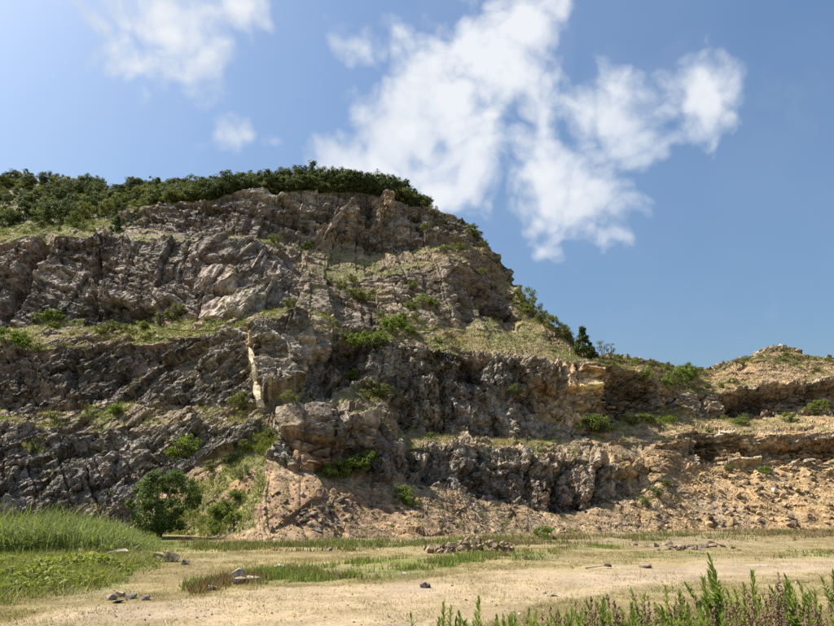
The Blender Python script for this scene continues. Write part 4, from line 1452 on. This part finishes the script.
# straggling growth along the foot of the slopes
Pg = ground_points(60000, -10, 860, 530, 552)
Pg = Pg[Pg[:, 1] < 66]
pt = fbm(Pg, 2.0, 3, 941) + .5
gpx, gpy = proj(Pg)
w_ = np.exp(-((gpy - np.interp(gpx, [200, 300, 420, 560, 700, 850], [547, 546, 544, 540, 534, 531])) / 4.5) ** 2)
kp = (RNG.random(len(Pg)) < w_ * np.clip(3 * (pt - .36), 0, 1) * .55) & (gpx > 195)
Pg, pt = Pg[kp], pt[kp]
Pb = np.repeat(Pg, 4, 0) + np.concatenate([RNG.normal(0, .12, (len(Pg) * 4, 2)), np.zeros((len(Pg) * 4, 1))], 1)
hue = np.repeat(np.clip(fbm(Pg, 3.0, 2, 943) * 2 + .45 + RNG.normal(0, .2, len(Pg)), 0, 1), 4)[:, None]
cb = (np.array([.20, .145, .075]) * (1 - hue) + np.array([.13, .16, .045]) * hue) * RNG.uniform(.6, 1.3, (len(Pb), 1))
o = blades('foot_weeds', Pb, RNG.uniform(.12, .4, len(Pb)), RNG.uniform(.03, .07, len(Pb)), cb, .8)
tag(o, 'straggling brownish weeds along the foot of the talus', 'weeds', kind='stuff')

# turf and herbs on the hillside
cand_r = RNG.integers(8, NF, 300000)
cand_c = RNG.integers(60, NC - 60, 300000)
vv = VEG[cand_r, cand_c]
kp = RNG.random(300000) < np.clip(vv, .05 * (tal.reshape(NR, NC)[cand_r, cand_c] + .6), 1) * .5
rr, cc_ = cand_r[kp], cand_c[kp]
Pg = V3[rr, cc_]
k = 4
Pb = np.repeat(Pg, k, 0) + RNG.normal(0, .12, (len(Pg) * k, 3)) * np.array([1, 1, .2])
gg = np.repeat(np.clip(GRN[rr, cc_] + RNG.normal(0, .25, len(rr)), 0, 1), k)[:, None]
cb = np.array([.29, .235, .10]) * (1 - gg) + np.array([.15, .175, .04]) * gg
cb = cb * RNG.uniform(.65, 1.3, (len(cb), 1))
ramp = np.repeat((SX[rr, cc_] < 290) & (SY[rr, cc_] > 440), k)
o = blades('hillside_turf', Pb - np.array([0, 0, .04]), RNG.uniform(.14, .42, len(Pb)) * np.where(ramp, 1.25, 1), RNG.uniform(.04, .09, len(Pb)), cb, .8)
tag(o, 'tufts of grass and herbs growing on the quarry benches', 'grass', kind='stuff')

# the grassy ramp continues as green at its foot
# reed bed on the left
n = 15000
Pg = ground_points(n, -70, 160, 535, 556)
kp = (fbm(Pg, 1.8, 3, 921) + .5 + RNG.normal(0, .05, n) > .40)
Pg = Pg[kp]
gpx, gpy = proj(Pg)
hh = np.interp(gpx, [-80, 0, 40, 70, 110, 135, 160], [1.8, 1.6, 1.7, 1.7, 1.2, .7, .35]) * RNG.uniform(.35, 1.1, len(Pg)) * (.55 + .9 * (fbm(Pg, 1.3, 3, 922) + .5)) * np.clip(Pg[:, 1] / 27, .7, 1.35)
hue = RNG.random((len(Pg), 1))
cb = (np.array([.11, .155, .045]) * (1 - hue) + np.array([.22, .25, .09]) * hue) * RNG.uniform(.8, 1.2, (len(Pg), 1))
cb[RNG.random(len(Pg)) < .08] = np.array([.26, .22, .12])
o = blades('reed_bed', Pg, hh, RNG.uniform(.03, .06, len(Pg)), cb, 1.0, True)
tag(o, 'tall pale green reeds bending at the foot of the left cliff', 'reeds', kind='stuff')

# loose meadow grass that ties reeds, ground cover and verge together
Pg = ground_points(30000, -60, 185, 543, 606)
gpx, gpy = proj(Pg)
lo = np.interp(gpx, [-60, 0, 50, 100, 150, 185], [612, 605, 599, 590, 576, 566]) + 14 * fbm(Pg, 1.2, 3, 951)
pt = fbm(Pg, .8, 3, 953) + .5
den = sstep(lo - gpy, -4, 16) * np.clip(3 * (pt - .34), 0, 1) * (1 - sstep(gpx, 120, 185))
kp = RNG.random(len(Pg)) < den * .8
Pg, pt = Pg[kp], pt[kp]
Pb = np.repeat(Pg, 4, 0) + np.concatenate([RNG.normal(0, .09, (len(Pg) * 4, 2)), np.zeros((len(Pg) * 4, 1))], 1)
hue = np.repeat(np.clip(RNG.normal(.5, .3, len(Pg)), 0, 1), 4)[:, None]
cb = np.array([.12, .16, .035]) * (1 - hue) + np.array([.27, .27, .08]) * hue
cb[np.repeat(RNG.random(len(Pg)) < .16, 4)] = np.array([.32, .26, .12])
cb = cb * RNG.uniform(.7, 1.25, (len(Pb), 1))
o = blades('meadow_grass', Pb, RNG.uniform(.12, .55, len(Pb)) * (.3 + 1.2 * np.repeat(pt, 4) ** 1.5), RNG.uniform(.012, .03, len(Pb)), cb, 1.1)
tag(o, 'loose yellow-green grass between the reeds and the track', 'grass', kind='stuff')

# broad-leaved ground cover in front of the reeds
n = 34000
Pg = ground_points(n, -60, 160, 561, 602)
gpx, gpy = proj(Pg)
lo = np.interp(gpx, [-60, 0, 50, 100, 150], [606, 600, 594, 586, 572]) + 10 * fbm(Pg, 1.5, 2, 931)
kp = (gpy < lo) & (RNG.random(n) < sstep(lo - gpy + 8 * (RNG.random(n) - .5), 0, 12)) & (fbm(Pg, .9, 3, 935) + .5 > .36)
Pg, gpx, gpy = Pg[kp], gpx[kp], gpy[kp]
lump_ = np.clip(fbm(Pg, 1.6, 3, 933) + .5, 0, 1)
hl = np.interp(gpy, [561, 572, 600], [.12, .5, .5]) * sstep(lump_, .25, .8) * RNG.random(len(Pg)) ** .5 + .03
Cc = Pg + np.stack([0 * hl, 0 * hl, hl], -1)
rs = np.random.default_rng(77)
V, Fq = leaf_quads(Cc, np.tile(np.array([[0, 0, .9]]), (len(Cc), 1)), .12, .075, rs, .4)
hue = np.clip(lump_ + RNG.normal(0, .2, len(Pg)), 0, 1)[:, None]
cb = (np.array([.10, .14, .022]) * (1 - hue) + np.array([.25, .265, .05]) * hue) * RNG.uniform(.75, 1.2, (len(Pg), 1))
o = link('ground_cover', np_mesh('ground_cover', V, Fq, M_GRASS, np.repeat(np.clip(cb, .01, .5), 4, 0)))
tag(o, 'yellow-green leafy ground cover in front of the reeds', 'ground cover', kind='stuff')


# ------------------------------------------------------------------ tall weeds before the camera
def strip_leaf(V, Fq, base, d, n, ln, wd, droop):
    """a narrow arching leaf of three quads"""
    s = d.cross(n).normalized()
    k = len(V)
    prof = [(0, .25), (.35, 1.0), (.72, .75), (1.0, .05)]
    for t, w in prof:
        c0 = base + d * ln * t + n * (ln * .22 * t - droop * ln * t * t)
        V.append(c0 - s * wd * w * .5)
        V.append(c0 + s * wd * w * .5)
    for i in range(3):
        Fq.append((k + 2 * i, k + 2 * i + 1, k + 2 * i + 3, k + 2 * i + 2))


def weed_meshes(seed, H_, n_leaf, branches):
    rs = random.Random(seed)
    V, Fq, ls = [], [], []

    def stalk(p0, tip, r, nl, lmax, t0):
        md = (p0 + tip) / 2 + Vector((rs.gauss(0, .012), rs.gauss(0, .012), 0))
        ls.append(([p0, md, tip], [r, r * .8, r * .35], 5))
        for i in range(nl):
            t = t0 + (1 - t0) * (i / nl) ** .8
            b = p0 * (1 - t) ** 2 + md * (2 * t * (1 - t)) + tip * t * t
            a = i * 2.39996 + rs.uniform(-.3, .3)
            tilt = R(18 + 46 * t * t) + rs.uniform(-.25, .25)
            d = Vector((math.cos(a) * math.cos(tilt), math.sin(a) * math.cos(tilt), math.sin(tilt)))
            n = Vector((-math.cos(a) * math.sin(tilt), -math.sin(a) * math.sin(tilt), math.cos(tilt)))
            ln = lmax * (1.05 - .62 * t ** 2) * rs.uniform(.75, 1.15)
            strip_leaf(V, Fq, b, d, n, ln, ln * rs.uniform(.22, .34), rs.uniform(.1, .4))
    top = Vector((rs.gauss(0, .05) * H_, rs.gauss(0, .05) * H_, H_))
    stalk(Vector((0, 0, -.03)), top, .006, n_leaf, .115, .12)
    for b in range(branches):
        t = rs.uniform(.5, .78)
        a = rs.uniform(0, 6.28)
        p0 = top * t
        tip = p0 + Vector((math.cos(a) * .12, math.sin(a) * .12, H_ * rs.uniform(.14, .3)))
        stalk(p0, tip, .004, int(n_leaf * .45), .075, .1)
    leaves = np_mesh('leaves', np.array([tuple(v) for v in V]), np.array(Fq), M_WEED)
    return leaves, tubes_mesh('stem', ls, M_STEM)


def dead_meshes(seed, H_):
    rs = random.Random(seed)
    ls = []
    top = Vector((rs.gauss(0, .04) * H_, rs.gauss(0, .04) * H_, H_))
    ls.append(([(0, 0, -.03), tuple(top * .5 + Vector((rs.gauss(0, .01), 0, 0))), tuple(top)], [.006, .0045, .002], 5))
    stalks = [(top * .52, top)]
    for b in range(rs.randint(0, 3)):
        t = rs.uniform(.5, .75)
        a = rs.uniform(0, 6.28)
        tip = top * t + Vector((math.cos(a) * .06, math.sin(a) * .06, H_ * rs.uniform(.12, .24)))
        ls.append(([tuple(top * t), tuple((top * t + tip) / 2 + Vector((0, 0, -.01))), tuple(tip)], [.003, .0025, .0015], 4))
        stalks.append((top * t, tip))
    pts, sz = [], []
    for p0, p1 in stalks:
        nk = int(55 * (p1 - p0).length / .35)
        for i in range(nk):
            t = rs.random()
            if rs.random() < .3 * math.sin(t * 40) + .2:
                continue
            q = p0.lerp(p1, t)
            rr = .014 * (1.1 - .6 * t)
            a = rs.uniform(0, 6.28)
            pts.append((q.x + rr * math.cos(a), q.y + rr * math.sin(a), q.z + rs.uniform(-.004, .004)))
            sz.append(rs.uniform(.004, .009))
    pts, sz = np.array(pts), np.array(sz)
    base = np.array([(1, 0, 0), (-1, 0, 0), (0, 1, 0), (0, -1, 0), (0, 0, 1.4), (0, 0, -1.4)], float)
    V = base[None] * sz[:, None, None] + pts[:, None]
    f = np.array([(0, 2, 4), (2, 1, 4), (1, 3, 4), (3, 0, 4), (2, 0, 5), (1, 2, 5), (3, 1, 5), (0, 3, 5)])
    Fc = (f[None] + 6 * np.arange(len(pts))[:, None, None]).reshape(-1, 3)
    return np_mesh('seed_head', V.reshape(-1, 3), Fc, M_DEAD), tubes_mesh('stem', ls, M_DRYSTEM)


GREENW = [weed_meshes(1200 + i, 1.0, (85, 100, 75, 110, 90, 95)[i], (0, 2, 0, 4, 1, 3)[i]) for i in range(6)]
DEADW = [dead_meshes(1300 + i, 1.0) for i in range(5)]


def weed(kind, pxx, pyt, Y, label, group, name, parts, idx=None, cat='weed'):
    top = at(pxx, pyt, Y)
    z0 = float(ground_z(np.array(top[0]), np.array(top[1])))
    h = max(.25, float(top[2]) - z0)
    m = random.choice(kind) if idx is None else kind[idx]
    root = link(name, None)
    root.location = (float(top[0]), float(top[1]), z0)
    root.rotation_euler = (random.gauss(0, .09), random.gauss(0, .09), random.uniform(0, 6.28))
    wx = .55 + .45 * h
    root.scale = (wx, wx, h)
    root.empty_display_size = .1
    h_ = link(parts[0], m[0], root)
    if parts[0] == 'seed_head':
        h_['kind'] = 'stuff'
    link(parts[1], m[1], root)
    tag(root, label, cat, group)


GL = 'slender green leafy weed in the stand beside the track'
for (x, y, i) in [(718, 560, 3), (711, 574, 1), (727, 577, 2)]:
    weed(GREENW, x, y, 5.0 + random.uniform(-.15, .15), 'tallest green weed clump, rising highest above the stand', 'tall weed clump', 'tall_weed', ('leaves', 'stem'), i)
for (x, y) in [(655, 590), (662, 589), (682, 596), (694, 598), (700, 602), (706, 596), (722, 590), (732, 586), (743, 583), (748, 572), (757, 590), (752, 598), (776, 586), (779, 592), (790, 580), (800, 596),
               (819, 571), (814, 586), (826, 584), (808, 600), (831, 596), (836, 590), (766, 600), (738, 600), (670, 610), (690, 608), (715, 594), (470, 600), (440, 606), (424, 613), (412, 617), (452, 612),
               (483, 612), (496, 615), (505, 610), (516, 612), (527, 617), (546, 614), (556, 612), (566, 609), (592, 601), (605, 600), (603, 607), (572, 614), (583, 612), (620, 611), (640, 612), (433, 618), (461, 617), (536, 619)]:
    weed(GREENW, x + random.uniform(-1, 1), y, random.uniform(4.4, 6.0), GL, 'green weeds beside the track', 'green_weed', ('leaves', 'stem'))
for i in range(34):
    x = random.uniform(620, 850) if random.random() < .7 else random.uniform(405, 620)
    weed(GREENW, x, random.uniform(606, 624) if x > 620 else random.uniform(612, 630), random.uniform(3.6, 5.5), GL, 'green weeds beside the track', 'green_weed', ('leaves', 'stem'))
DL = 'dry brown stalk with dark seed clusters among the green weeds'
for (x, y) in [(627, 600), (650, 602), (675, 600), (645, 615), (690, 612), (765, 586), (770, 573), (782, 572), (778, 582), (786, 590), (795, 600), (805, 603), (815, 606), (824, 600), (559, 612), (566, 613), (607, 598),
               (632, 612), (660, 606), (668, 602), (684, 616), (700, 610), (735, 606), (745, 604), (758, 608), (772, 594), (768, 600), (784, 602), (790, 608), (798, 612), (829, 606), (834, 598)]:
    weed(DEADW, x + random.uniform(-1, 1), y, random.uniform(4.2, 6.0), DL, 'dry stalks among the weeds', 'dead_stalk', ('seed_head', 'stem'))
for i in range(120):
    x = random.uniform(640, 850) if random.random() < .85 else random.uniform(540, 640)
    weed(DEADW, x, random.uniform(590, 622), random.uniform(3.8, 6.0), DL, 'dry stalks among the weeds', 'dead_stalk', ('seed_head', 'stem'))
